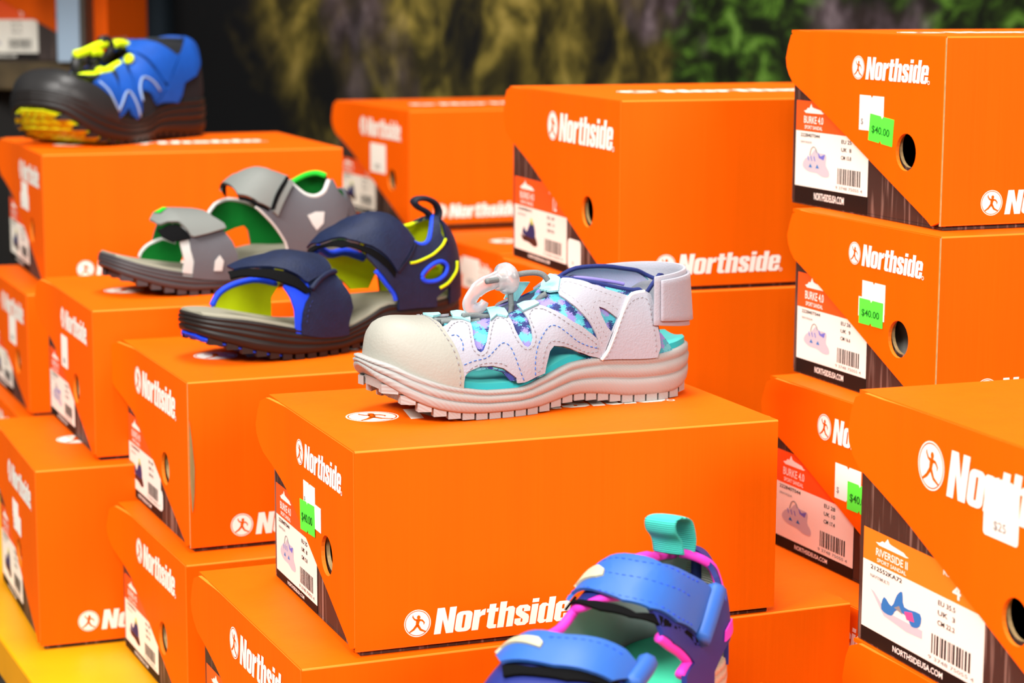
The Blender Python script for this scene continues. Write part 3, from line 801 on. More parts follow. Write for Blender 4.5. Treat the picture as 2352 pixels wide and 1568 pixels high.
def sole(last, root, rings, material, bed_mat, bed_inset=.003, bed_drop=.0015, bed_h=0.0, name='outsole', ns=46, bands=None, tread=None, tread_mat=None, lug=.003, bed_col2=None, bed_x=(.018, .018)):
    """rings: (height fraction, outward offset); a stack of them from the bottom edge to the top edge gives the grooves of the side wall"""
    L = last.L
    xs = [L * (1 - math.cos(math.pi * i / ns)) / 2 for i in range(ns + 1)]
    xs[0] = L * .0004; xs[-1] = L * .9996
    per = [(x, -1) for x in xs] + [(x, 1) for x in xs[::-1]]
    def edge(x, sgn): return -last.yn(x) if sgn < 0 else last.yf(x)
    base = [Vector((x, edge(x, s), 0)) for x, s in per]
    N = len(base); nor = []
    for i in range(N):
        t = base[(i + 1) % N] - base[i - 1]; nrm = Vector((t.y, -t.x, 0))
        nor.append(nrm.normalized() if nrm.length > 1e-9 else Vector((-1 if i < 3 else 1, 0, 0)))
    mb = MB(); vs = []
    for f, out in rings:
        for i, (x, s_) in enumerate(per):
            z0, z1 = interp(last.zb, x), interp(last.zt, x)
            p = base[i] + nor[i] * out; vs.append((p.x, p.y, z0 + (z1 - z0) * f))
    K = len(rings)
    for k in range(K - 1):
        mt = bands[k] if bands else material
        mb.add([], [], mt)
        i0 = mb.m(mt)
        for i in range(N):
            j = (i + 1) % N
            mb.f.append((k * N + i, k * N + j, (k + 1) * N + j, (k + 1) * N + i)); mb.mi.append(i0)
    mb.v = vs
    i0 = mb.m(material)
    n1 = ns + 1
    for i in range(ns):      # underside and rim floor
        mb.f.append((i, N - 1 - i, N - 2 - i, i + 1)); mb.mi.append(i0)
        o = (K - 1) * N
        mb.f.append((o + i, o + i + 1, o + N - 2 - i, o + N - 1 - i)); mb.mi.append(i0)
    so = mb.build(name, root, smooth=True)
    # footbed
    fb = MB(); rows = 10; top = []
    for x in xs:
        xx = L * bed_x[0] + x * (1 - bed_x[0] - bed_x[1])
        a, b = -last.yn(xx) + bed_inset * (.4 + .6 * min(1, last.yn(xx) / .02)), last.yf(xx) - bed_inset * (.4 + .6 * min(1, last.yf(xx) / .02))
        if a > 0: a = 0
        if b < 0: b = 0
        for j in range(rows + 1):
            t = j / rows; y = a + (b - a) * t
            z = interp(last.zt, xx) + bed_h - bed_drop * math.sin(math.pi * t) - (.0016 if j in (0, rows) else 0)
            top.append((xx, y, z))
    R1 = rows + 1
    fs = [(i * R1 + j, (i + 1) * R1 + j, (i + 1) * R1 + j + 1, i * R1 + j + 1) for i in range(ns) for j in range(rows)]
    fb.add(top, fs, bed_mat)
    nv = len(top)
    ring = [(i * R1) for i in range(ns + 1)] + [(ns * R1 + j) for j in range(1, R1)] + [(i * R1 + rows) for i in range(ns - 1, -1, -1)] + [j for j in range(rows - 1, 0, -1)]
    low = [(top[k][0], top[k][1], top[k][2] - .006 - bed_h) for k in ring]
    m_ = len(ring); fb.v += low; i1 = fb.m(bed_col2 or bed_mat)
    for k in range(m_):
        fb.f.append((ring[k], nv + k, nv + (k + 1) % m_, ring[(k + 1) % m_])); fb.mi.append(i1)
    fb.build('footbed', root, smooth=True, bevel=.0008, bseg=2, angle=50)
    # lugs under the edge
    if tread:
        tr = MB(); s_acc = 0
        step, wl_, tk = tread
        for sgn in (-1, 1):
            x = L * .03
            while x < L * .97:
                e = edge(x, sgn) - sgn * .0012; e2 = edge(x + wl_, sgn) - sgn * .0012
                z = interp(last.zb, x + wl_ / 2); 
                x2 = x + wl_; yi, yi2 = e - sgn * tk, e2 - sgn * tk
                zt_ = z + .002; za = z - lug; 
                a, b, c, d = (x, e), (x2, e2), (x2 - .0008, yi2), (x + .0008, yi)
                v8 = [(q[0], q[1], za) for q in (a, b, c, d)] + [(q[0], q[1], zt_) for q in (a, b, c, d)]
                fs = [(0, 3, 2, 1), (4, 5, 6, 7), (0, 1, 5, 4), (1, 2, 6, 5), (2, 3, 7, 6), (3, 0, 4, 7)]
                if sgn > 0: fs = [f[::-1] for f in fs]
                tr.add(v8, fs, material)
                x += step
        for i in range(int(L / .014)):      # bars across the middle of the tread
            x = .014 * (i + .6)
            if x > L - .008: break
            z = interp(last.zb, x)
            tr.box((x, -last.yn(x) * .62, z - lug), (x + .007, last.yf(x) * .62, z + .002), tread_mat or material)
        tr.build('tread', so)
    return so

def toe_tread(last, so, material, x1=.05, drop=.0012):
    """studded rubber of another colour wrapping up under the raised toe"""
    m = MB(); vs = []; R_ = 16; N_ = 20
    for i in range(N_ + 1):
        x = .0022 + (x1 - .0022) * i / N_
        for j in range(R_ + 1):
            t = -1 + 2 * j / R_; w = (last.yn(x) if t < 0 else last.yf(x)) - .0035
            stud = .0018 if (i % 3 and j % 3) else 0
            vs.append((x, t * max(w, .001), interp(last.zb, x) - drop - stud))
    fs = [(i * (R_ + 1) + j, i * (R_ + 1) + j + 1, (i + 1) * (R_ + 1) + j + 1, (i + 1) * (R_ + 1) + j) for i in range(N_) for j in range(R_)]
    m.add(vs, fs, material); m.build('toe_tread', so, smooth=False, solid=.002)

def finish(root, last):
    root.matrix_world = last.M

def on_plane(last, px, py, yoff):
    """local point of a vertical lengthwise plane of the sandal seen at a pixel"""
    Mi = last.M.inverted(); o = Mi @ Vector((0, 0, CAMZ)); d = Mi.to_3x3() @ pixel_ray(px, py)
    t = (yoff - o.y) / d.y
    return o + d * t

# ---- materials of the sandals
M_SUEDE = mat('pale_grey_suede', '#A0A0AA', rough=.85, spec=.2, bump=.25, bscale=(900, 900, 900), var=.05, vscale=(60, 60, 60), sheen=.2)
M_TOE = mat('bone_rubber', '#98968C', rough=.55, spec=.35, bump=.18, bscale=(700, 700, 700))
M_SOLEW = mat('bone_midsole', '#9C9A97', rough=.6, spec=.35, wave=(300, .22, 'DIAGONAL'))
M_TEAL = mat('aqua_footbed', '#4DBDB6', rough=.6, spec=.3, bump=.1)
M_TEALD = mat('deep_aqua_foam', '#2AA7AB', rough=.6, spec=.3)
M_AQWEB = mat('pale_aqua_webbing', '#98D0D2', rough=.7, wave=(420, .35, 'X'))
M_CORD = mat('grey_elastic_cord', '#6E7474', rough=.7, bump=.4, bscale=(1500, 1500, 1500))
M_NAVYL = mat('navy_lining', '#1E2A66', rough=.8, bump=.3, bscale=(900, 900, 900))
M_DKLIN = mat('slate_mesh_tongue', '#3B3A5C', rough=.85, bump=.3, bscale=(1200, 1200, 1200))
M_LAVL = mat('lavender_lining', '#D5D0F5', rough=.85, bump=.2, bscale=(1200, 1200, 1200))
M_STW = mat('grey_thread', '#8E8B90', rough=.7)
M_STB = mat('blue_thread', '#2E62B8', rough=.7)
M_CLEAR = mat('frosted_clear_plastic', '#F6F4F6', rough=.28, spec=.5, trans=.75, coat=.0)
def camo_mat():
    m = bpy.data.materials.new('aqua_lavender_print_knit'); m.use_nodes = True
    nt = m.node_tree; b = nt.nodes['Principled BSDF']; b.inputs['Roughness'].default_value = .85
    tc = nt.nodes.new('ShaderNodeTexCoord'); v = nt.nodes.new('ShaderNodeTexVoronoi'); v.inputs['Scale'].default_value = 250
    nz = nt.nodes.new('ShaderNodeTexNoise'); nz.inputs['Scale'].default_value = 120
    ad = nt.nodes.new('ShaderNodeMixRGB'); ad.blend_type = 'ADD'; ad.inputs[0].default_value = .006
    nt.links.new(tc.outputs['Object'], ad.inputs[1]); nt.links.new(nz.outputs['Color'], ad.inputs[2])
    nt.links.new(ad.outputs[0], v.inputs['Vector'])
    sp = nt.nodes.new('ShaderNodeSeparateColor'); nt.links.new(v.outputs['Color'], sp.inputs[0])
    r = nt.nodes.new('ShaderNodeValToRGB'); r.color_ramp.interpolation = 'CONSTANT'; e = r.color_ramp.elements
    e[0].position = 0; e[0].color = (*lin('#1B2760'), 1); e[1].position = .22; e[1].color = (*lin('#3E9FAE'), 1)
    for p_, c_ in ((.45, '#8478B8'), (.68, '#2C3B88'), (.8, '#5AB2BC')):
        q = e.new(p_); q.color = (*lin(c_), 1)
    nt.links.new(sp.outputs[0], r.inputs[0]); nt.links.new(r.outputs[0], b.inputs['Base Color'])
    return m
M_KNIT = camo_mat()

# ================================================================ white sandal on the front box
def white_sandal():
    root = thing('sandal', 'white and aqua strappy closed-toe sandal with a clear cord lock on the front shoe box', 'sandal')
    near = [(0, .0004), (.0015, .009), (.005, .0165), (.012, .0245), (.022, .031), (.035, .0355), (.055, .0375), (.075, .0375), (.1, .034), (.125, .0295), (.15, .028), (.175, .028), (.19, .0255), (.2, .0195), (.2055, .0115), (.208, .0004)]
    far = [(0, .0004), (.0015, .009), (.005, .0165), (.012, .0245), (.022, .031), (.035, .034), (.055, .035), (.075, .034), (.1, .031), (.125, .0285), (.15, .0275), (.175, .0275), (.19, .025), (.2, .019), (.2055, .0115), (.208, .0004)]
    zt = [(0, .0355), (.01, .0325), (.02, .0275), (.035, .0222), (.047, .0195), (.065, .0168), (.082, .0166), (.1, .0215), (.121, .0277), (.14, .0290), (.17, .0276), (.19, .0295), (.208, .0315)]
    zb = [(0, .029), (.004, .0235), (.01, .019), (.018, .0135), (.026, .0095), (.035, .0065), (.047, .0043), (.065, .0032), (.092, .0032), (.11, .006), (.1215, .0078), (.14, .0062), (.16, .0035), (.185, .0032), (.2, .0065), (.208, .0125)]
    hg = [(0, .001), (.0076, .0004), (.0085, .0125), (.0105, .0175), (.0147, .0235), (.022, .0285), (.036, .0322), (.05, .0345), (.074, .0385), (.09, .0395), (.102, .0395), (.116, .040), (.1275, .045), (.142, .049), (.159, .050), (.183, .0465), (.198, .038), (.208, .024)]
    L = Last((-.0855, 1.207, -.2405), 26.3, .208, near, far, zb, zt, hg, inset=.0018, x0=.0065)
    rings = [(0, -.004), (.06, -.0005), (.14, .0006), (.30, .0012), (.42, .0010), (.46, -.0004), (.50, .0010), (.70, .0016), (.76, .0004), (.79, -.0002), (.83, .0010), (.97, .0008), (1.0, -.0008), (.985, -.003)]
    sole(L, root, rings, M_SOLEW, M_TEAL, bed_inset=.0032, bed_drop=.002, bed_h=.0050, tread=(.0082, .0070, .006), lug=.003, bed_col2=M_TEALD, bed_x=(.12, .022))
    C = lambda X, Y: (780 + X / 2.8, 560 + Y / 2.8)
    def A(pts, far=False, off=.0015): return [L.pix(*C(x, y), far=far, off=off) for x, y in pts]
    # toe cap: everything in front of an edge that runs across the foot
    e = A([(795, 912), (797, 860), (785, 780), (748, 680), (690, 590), (620, 510), (540, 468)])
    edge = e + [(e[-1][0] - .002, 100), (e[-1][0] + .004, 120), (e[2][0] - .002, 140), (e[1][0] - .001, 160), (e[0][0], 184)]
    edge = [(e[0][0], -6)] + edge
    m = MB()
    patch(m, L, [[(.0077, -6)] + edge + [(.0077, 184)]], .0012, .0018, M_TOE, smooth=False, cell=.0028)
    stitch(m, L, [(a - .0022, b) for a, b in edge[1:-1]], .0032, M_STW)
    m.build('toe_cap', root, smooth=True)
    # inner knit lining with the ankle opening cut out
    nb = A([(780, 850), (900, 822), (1060, 842), (1100, 885)])
    lw = [(e[1][0] - .006, 0), (e[1][0] - .004, 9)] + A([(860, 818), (960, 800), (1050, 825), (1100, 880)]) + A([(1310, 850), (1325, 790), (1350, 690), (1375, 655), (1450, 668), (1560, 712), (1650, 738)]) + [(.126, 2), (.19, -2)] + A([(2060, 560)])
    back = lw[-1]
    top_near = A([(1985, 300), (1930, 290), (1880, 293), (1800, 280), (1700, 258), (1600, 238), (1500, 222), (1400, 212), (1330, 225), (1290, 260), (1250, 330)])
    ml = MB()
    strip = lw + top_near + A([(1180, 400), (1090, 440), (960, 455), (840, 470), (620, 480)])
    patch(ml, L, [strip], .0, .0012, M_KNIT, smooth=False, cell=.003, inner=M_LAVL)
    # far half of the lining, mirrored, a little taller at the collar
    farp = [(e[1][0] - .006, 180), (.09, 176), (.125, 177), (.19, 180), (back[0], 150), (.193, 118), (.18, 106), (.16, 100), (.14, 98), (.125, 99), (.112, 106), (.10, 108), (.075, 103), (.045, 100)]
    patch(ml, L, [farp], .0, .0012, M_KNIT, smooth=False, cell=.003, inner=M_LAVL)
    lin_ = ml.build('knit_lining', root, smooth=True)
    # navy piping round the ankle opening
    m = MB()
    loop = [p for p in top_near[:8]] + [(.125, 92)] + [(.14, 97.5), (.16, 99.5), (.18, 105.5), (.192, 112), (.198, 100)]
    tube(m, on_last(L, loop, .001, 4, True), .0013, M_NAVYL, n=8)
    m.build('collar_piping', lin_, smooth=True)
    m = MB()      # inner lavender edge of the collar
    tube(m, on_last(L, [(a + (.0012 if a < .16 else -.0035), b + 3) for a, b in A([(1880, 262), (1800, 252), (1700, 232), (1600, 215), (1500, 205)])], -.001, 4), .0011, mat('violet_edging', '#7A70B8', rough=.8), n=6)
    m.build('collar_edge', lin_, smooth=True)
    # tongue
    m = MB()
    patch(m, L, [[(.088, 78), (.10, 74), (.118, 70), (.130, 74), (.136, 86), (.136, 100), (.118, 108), (.096, 104)]], -.0035, .0014, M_DKLIN, cell=.003)
    m.build('tongue', root, smooth=True)
    # suede side panel with its laced fingers
    side = [(795, 905), (803, 850), (830, 818), (900, 788), (980, 785), (1050, 800), (1100, 835), (1135, 862), (1140, 893), (1185, 888), (1250, 856), (1312, 830), (1322, 780), (1345, 690), (1372, 656), (1440, 660), (1520, 690), (1600, 718), (1672, 735),
            (1682, 690), (1662, 630), (1640, 600), (1590, 560), (1500, 505), (1400, 445), (1330, 415), (1275, 398), (1215, 402), (1160, 425), (1185, 450), (1215, 500), (1232, 560), (1238, 610), (1228, 650), (1205, 668), (1180, 655), (1150, 610), (1125, 560), (1105, 505), (1075, 465), (1020, 455), (970, 470), (965, 510), (955, 570), (945, 630), (925, 685), (902, 702), (882, 690), (865, 655), (855, 600), (848, 540), (835, 505), (780, 492), (725, 498), (690, 530), (660, 545), (640, 520), (605, 500), (690, 590), (748, 680), (785, 780)]
    P = A(side)
    m = MB()
    patch(m, L, [P], .0015, .0014, M_SUEDE, smooth=False, cell=.003)
    def st(pts, mt, dash=.0018, gap=.0013, r=.00028): stitch(m, L, A(pts), .0031, mt, dash, gap, r)
    st([(690, 575), (720, 535), (770, 515), (820, 530), (835, 590), (845, 660), (870, 705), (905, 722), (940, 700), (958, 640), (975, 560), (1000, 500), (1045, 490), (1085, 520), (1110, 580), (1145, 640), (1185, 680), (1225, 675), (1250, 640), (1255, 590), (1230, 510), (1220, 470), (1250, 430), (1310, 430)], M_STW)
    st([(1310, 430), (1400, 475), (1500, 540), (1590, 600), (1640, 640), (1650, 690), (1560, 690), (1450, 640), (1370, 625), (1330, 650), (1305, 720), (1290, 800), (1250, 830)], M_STW)
    st([(808, 830), (860, 790), (940, 768), (1030, 770), (1090, 800)], M_STW)
    st([(715, 600), (750, 598), (780, 630), (790, 680), (775, 720)], M_STB)
    st([(795, 780), (860, 755), (940, 735), (985, 695), (1030, 650), (1065, 645), (1100, 680), (1130, 750), (1155, 820), (1178, 880)], M_STB)
    st([(1250, 845), (1250, 760), (1265, 670), (1300, 590), (1345, 535), (1390, 532), (1450, 570), (1520, 625), (1590, 655), (1665, 672)], M_STB)
    m.build('side_panel', root, smooth=True)
    # far side panel (simple mirror) so that it reads from other sides as well
    m = MB()
    patch(m, L, [[(a, 180 - b) for a, b in P]], .0015, .0014, M_SUEDE, smooth=False, cell=.004)
    m.build('side_panel', root, smooth=True)
    # ankle overlay
    ank = [(1415, 245), (1440, 232), (1520, 240), (1620, 268), (1720, 300), (1838, 335), (1850, 345), (1815, 400), (1780, 480), (1745, 560), (1712, 650), (1690, 712), (1678, 725), (1665, 660), (1645, 585), (1600, 500), (1545, 440), (1480, 385), (1415, 340), (1400, 300)]
    win = [(1660, 405), (1700, 420), (1785, 470), (1780, 500), (1755, 555), (1745, 570), (1710, 530), (1675, 460)]
    Q = A(ank); Wn = A(win)
    m = MB(); patch(m, L, [Q, Wn], .0018, .0014, M_SUEDE, smooth=False, cell=.003)
    st([(1800, 350), (1700, 322), (1600, 292), (1520, 268), (1450, 258), (1425, 290), (1440, 322)], M_STW)
    st([(1440, 322), (1540, 395), (1610, 480), (1660, 580), (1680, 650)], M_STW)
    st([(1780, 425), (1720, 385), (1660, 368), (1625, 385), (1630, 430), (1665, 520), (1715, 620)], M_STW)
    m.build('ankle_panel', root, smooth=True)
    m = MB(); patch(m, L, [[(a, 180 - b) for a, b in Q]], .0015, .0014, M_SUEDE, smooth=False, cell=.004); m.build('ankle_panel', root, smooth=True)
    # heel panel
    hp = [(1848, 342), (1880, 320), (1950, 312), (1985, 330), (2005, 400), (2025, 500), (2045, 600), (2050, 660), (2030, 725), (1850, 735), (1672, 742), (1705, 690), (1750, 570), (1800, 440)]
    H_ = A(hp)
    m = MB(); patch(m, L, [H_], .0022, .0022, M_SUEDE, smooth=False, cell=.003)
    stitch(m, L, A([(1700, 725), (1745, 640), (1790, 510), (1840, 400), (1890, 360), (1950, 355), (1975, 400), (1995, 500), (2015, 600), (2020, 700)]), .0045, M_STW, .0018, .0013, .00028)
    tube(m, on_last(L, A([(1672, 742), (1715, 680), (1762, 565), (1812, 430), (1852, 345), (1890, 322), (1950, 314)]), .0036, 4), .0011, mat('white_piping', '#F1F0F0', rough=.6), n=6)
    m.build('heel_panel', root, smooth=True)
    m = MB(); patch(m, L, [[(a, 180 - b) for a, b in H_]], .0022, .0022, M_SUEDE, smooth=False, cell=.004); m.build('heel_panel', root, smooth=True)
    # sling strap round the heel: one band swept from the near panel round the back to the far panel
    m = MB()
    def bandpt(t, s_):
        # t 0..1 around the heel, s_ 0 bottom .. 1 top
        an = math.pi * (t - .5)
        cx = .172; rx, ry = .0365, .0300
        x = cx + rx * math.cos(an) * (1 - .10 * s_); y = ry * math.sin(an)
        z = .0455 + .0285 * s_ + .004 * math.cos(an) * (s_ - .4) - .004 * (1 - abs(2 * t - 1)) * (1 - s_)
        return Vector((x + .0, y, z))
    nt_, ns_ = 36, 8
    for layer, (t0, t1, dr, s0, s1) in enumerate(((.0, 1.0, 0, 0, 1), (.03, .52, .0022, .10, .92))):
        vs = []; fs = []
        for side_ in (0, 1):
            for i in range(nt_ + 1):
                t = t0 + (t1 - t0) * i / nt_
                for j in range(ns_ + 1):
                    p = bandpt(t, s0 + (s1 - s0) * j / ns_); c = Vector((.172, 0, p.z)); d = (p - c); d.normalize()
                    vs.append(p + d * (dr + side_ * .0018))
        st_ = (nt_ + 1) * (ns_ + 1)
        for i in range(nt_):
            for j in range(ns_):
                a = i * (ns_ + 1) + j
                fs.append((a, a + 1, a + ns_ + 2, a + ns_ + 1)); fs.append((st_ + a, st_ + a + ns_ + 1, st_ + a + ns_ + 2, st_ + a + 1))
            for j, flip in ((0, 0), (ns_, 1)):
                a = i * (ns_ + 1) + j; q = (a, a + ns_ + 1, st_ + a + ns_ + 1, st_ + a); fs.append(q[::-1] if flip else q)
        for i, flip in ((0, 1), (nt_, 0)):
            for j in range(ns_):
                a = i * (ns_ + 1) + j; q = (a, a + 1, st_ + a + 1, st_ + a); fs.append(q if not flip else q[::-1])
        m.add(vs, fs, M_SUEDE)
    m.build('heel_strap', root, smooth=True, bevel=.0003, bseg=1, angle=60)
    # webbing loops that hold the cord
    def web(cx, pts, nm='lace_loop'):
        m = MB(); patch(m, L, [A(pts)], .0032, .0012, M_AQWEB, smooth=False, cell=.003); m.build(nm, root, smooth=True)
    web(0, [(535, 462), (560, 450), (640, 455), (650, 480), (600, 492), (560, 480)])
    web(0, [(718, 462), (760, 455), (835, 470), (840, 520), (780, 500), (725, 497)])
    web(0, [(938, 440), (1000, 430), (1065, 440), (1085, 478), (1072, 490), (1010, 478), (968, 512)])
    web(0, [(1145, 415), (1190, 395), (1260, 385), (1285, 402), (1215, 435), (1180, 452)])
    web(0, [(1318, 212), (1365, 215), (1430, 240), (1412, 320), (1350, 330), (1292, 318)])
    # far side loop seen in front of the dark tongue
    m = MB(); q = [on_plane(L, *C(x, y), .004) for x, y in [(1060, 355), (1075, 345), (1140, 370), (1200, 280), (1225, 245), (1150, 245), (1120, 250), (1085, 300)]]
    qn = Vector((0, .0012, 0)); n_ = len(q)
    m.add(q + [p + qn for p in q], [tuple(range(n_)), tuple(range(2 * n_ - 1, n_ - 1, -1))] + [(i, n_ + i, n_ + (i + 1) % n_, (i + 1) % n_) for i in range(n_)], mat('aqua_webbing', '#8FD8DE', rough=.7, wave=(420, .35, 'X')))
    m.build('lace_loop', root)
    # elastic cord
    def cord(pts, y0, y1=None, r=.0017):
        y1 = y0 if y1 is None else y1
        q = [on_plane(L, *C(x, y), y0 + (y1 - y0) * i / (len(pts) - 1)) for i, (x, y) in enumerate(pts)]
        q = [Vector(t) for t in catmull([tuple(v) for v in q], False, 5)]
        mm = MB(); tube(mm, q, r, M_CORD, n=10); mm.build('elastic_cord', root, smooth=True)
    cord([(612, 492), (660, 492), (720, 488), (800, 478)], -.010, -.006)
    cord([(650, 503), (720, 500), (840, 498), (900, 492)], -.010, -.012)
    cord([(790, 462), (860, 460), (950, 470), (1060, 462), (1140, 445), (1180, 432)], -.012, -.008)
    cord([(1100, 300), (1100, 350), (1105, 400), (1100, 450)], -.004, -.006)
    cord([(1085, 465), (1160, 430), (1240, 395), (1290, 345), (1330, 320)], -.004, -.012)
    cord([(945, 240), (1000, 232), (1060, 222)], -.010, -.006)
    cord([(1110, 208), (1180, 190), (1260, 185), (1310, 200), (1340, 235)], -.006, -.010)
    # clear cord lock: barrel with a hooked tail
    m = MB()
    def disc(cx, cy, rx, ry, y0, y1, edge=.25):
        c0 = on_plane(L, *C(cx, cy), (y0 + y1) / 2)
        ax = Vector((.94, .30, .12)).normalized(); upv = Vector((0, 0, 1)); upv = (upv - ax * upv.dot(ax)).normalized(); sd = ax.cross(upv)
        prof = [(-1, .0), (-1, .45), (-.8, .62), (-.3, .68), (0, .82), (.2, 1.0), (.7, 1.0), (1.0, .85), (1.0, .3), (.7, .0)]
        n = 28; vs = []; fs = []
        for a, r_ in prof:
            for k in range(n):
                an = 2 * math.pi * k / n; vs.append(c0 + ax * (a * (y1 - y0) / 2) + (upv * math.cos(an) + sd * math.sin(an)) * (max(r_, .01) * ry))
        for i in range(len(prof) - 1):
            for k in range(n): fs.append((i * n + k, i * n + (k + 1) % n, (i + 1) * n + (k + 1) % n, (i + 1) * n + k))
        m.add(vs, fs, M_CLEAR)
    disc(1050, 228, 70, .0092, -.010, .002)
    q = [on_plane(L, *C(x, y), -.006) for x, y in [(1030, 215), (985, 240), (930, 262), (880, 300), (845, 350), (832, 385), (845, 412), (880, 420), (915, 400), (935, 368)]]
    q = [Vector(t) for t in catmull([tuple(v) for v in q], False, 4)]
    n_ = len(q); rs = [.0048 if i < n_ * .35 else (.0042 if i < n_ * .7 else .0042 - .0018 * (i - n_ * .7) / (n_ * .3)) for i in range(n_)]
    tube(m, q, rs, M_CLEAR, n=14, flat=.42, upv=(0, 1, 0))
    m.build('cord_lock', root, smooth=True)
    finish(root, L)
    return root
white_sandal()

# ================================================================ hook-and-loop sandals
M_NAVY = mat('navy_nubuck', '#0C1A3A', rough=.62, spec=.35, bump=.35, bscale=(700, 700, 700), var=.25, vscale=(160, 160, 160))
M_ROYAL = mat('royal_blue_neoprene', '#1440D8', rough=.6, spec=.3)
M_LIME = mat('lime_lining', '#C9DD0A', rough=.7, spec=.2, var=.12, vscale=(60, 60, 60))
M_SOLEK = mat('black_brown_rubber', '#1A1310', rough=.5, spec=.4)
M_BEDG = mat('warm_grey_footbed', '#8A8675', rough=.7, spec=.25)
M_VELK = mat('black_hook_and_loop', '#0B0B0C', rough=.95, spec=.1, bump=.5, bscale=(1600, 1600, 1600))
M_GREYN = mat('mid_grey_nubuck', '#55555A', rough=.65, spec=.3, bump=.25, bscale=(600, 600, 600))
M_GREYS = mat('slate_strap', '#70736F', rough=.6, spec=.3)
M_LGREY = mat('light_grey_edging', '#B9BAB6', rough=.7)
M_GREENL = mat('green_lining', '#0A7A2A', rough=.75, spec=.2, var=.2, vscale=(70, 70, 70))
M_GRNB = mat('bright_green_lining', '#22B52C', rough=.75, spec=.2)
M_SOLEG = mat('grey_rubber_sole', '#3F3B3D', rough=.5, spec=.4)
M_BLUES = mat('cornflower_blue_strap', '#2A5CAA', rough=.5, spec=.4)
M_BLUEP2 = mat('indigo_blue_panel', '#1F2A72', rough=.55, spec=.35)
M_MAG = mat('magenta_neoprene', '#E83CC0', rough=.6, spec=.25)
M_GMESH = mat('pale_grey_mesh_lining', '#A8A69E', rough=.85, wave=(260, .7, 'Z'))
M_GPAD = mat('grey_green_lining', '#93A09E', rough=.85)
M_MINT = mat('mint_footbed', '#3FC79C', rough=.55, spec=.3, var=.12, vscale=(40, 40, 40))
M_TAN = mat('tan_rubber_sole', '#B59A82', rough=.6, wave=(120, .4, 'DIAGONAL'))
M_CRTAB = mat('cream_rubber_tab', '#BDB794', rough=.5, spec=.4)
M_AQLOOP = mat('turquoise_webbing', '#3FC4B4', rough=.75, wave=(300, .8, 'Z'))
GROOVES = [(0, -.004), (.05, -.0005), (.12, .0008), (.28, .0012), (.36, .0010), (.40, -.0006), (.45, .0012), (.60, .0016), (.64, .0002), (.68, .0014), (.80, .0012), (.84, -.0004), (.88, .0008), (.98, .0004), (1.0, -.0010), (.985, -.003)]

def ribbon(mb, pts, half, thick, material):
    """webbing loop: path in the lengthwise plane, width across the sandal"""
    pts = [Vector(t) for t in catmull([tuple(p) for p in pts], False, 5)]
    tube(mb, pts, thick, material, n=12, flat=half / thick, upv=(0, 1, 0))

def velcro_sandal(label, org, yaw, L, near, far, zt, zb, hg, C, mats, parts, sole_mat, bed_mat, lug=.003, tread_mat=None, x0=.004, back=.004):
    root = thing('sandal', label, 'sandal')
    zt = [(a, b - .0028 - .0022 * max(0, 1 - a / .06)) for a, b in zt]; hg = [(a, b + (.0028 if a > .03 else 0)) for a, b in hg]
    Ls = Last(org, yaw, L, near, far, zb, zt, hg, inset=.0016, x0=x0)
    so = sole(Ls, root, GROOVES, sole_mat, bed_mat, bed_inset=.002, bed_drop=.0016, bed_h=.0028, tread=(.0095, .0068, .006), tread_mat=tread_mat, lug=lug, bed_x=(.02, .02))
    if tread_mat: toe_tread(Ls, so, tread_mat, .055)
    m = MB()     # stiff counter wrapping the back of the heel
    k0 = L * .915; k1 = L - .0003
    patch(m, Ls, [[(k0 - .003, -2), (k0 - .001, 50), (k0 + .002, 80), (k0 + .003, 100), (k0 - back * .3, 112), (k0 - back, 124), (k0 - back, 182), (k1, 182), (k1, 120), (k1, 60), (k1, -2)]], .0010, .0024, mats[0], smooth=False, cell=.003, inner=mats[1])
    tube(m, [Vector((L + .0002, .0, Ls.raw(L - .0003, ph).z)) for ph in (0, 15, 30, 45, 60, 75, 90)], .0030, mats[0], n=8)
    m.build('heel_counter', root, smooth=True)
    def A(pts, far=False, hi=100, off=.0015): return [Ls.pix(*C(x, y), far=far, off=off, hi=hi) for x, y in pts]
    for name, spec in parts(A, Ls):
        m = MB()
        for s in spec:
            k = s[0]
            if k == 'patch': patch(m, Ls, s[1], s[2], s[3], s[4], smooth=False, cell=.0035, inner=s[5] if len(s) > 5 else None)
            elif k == 'tube': tube(m, on_last(Ls, s[1], s[2], 4, s[5] if len(s) > 5 else False), s[3], s[4], n=8)
            elif k == 'stitch': stitch(m, Ls, s[1], s[2], s[3], .0020, .0016, .0003)
            elif k == 'ribbon': ribbon(m, [on_plane(Ls, *C(x, y), s[5] if len(s) > 5 else 0) for x, y in s[1]], s[2], s[3], s[4])
        m.build(name, root, smooth=True)
    finish(root, Ls)
    return root

def widths(L, w, tip=1.0):
    n = [(0, .0004), (.008, .31), (.025, .53), (.06, .73), (.12, .88), (.21, .985), (.34, 1.0), (.47, .91), (.6, .80), (.75, .765), (.86, .74), (.93, .60), (.97, .42), (.992, .2), (1, .0004)]
    return [(a * L, b * w if b > .001 else b) for a, b in n]

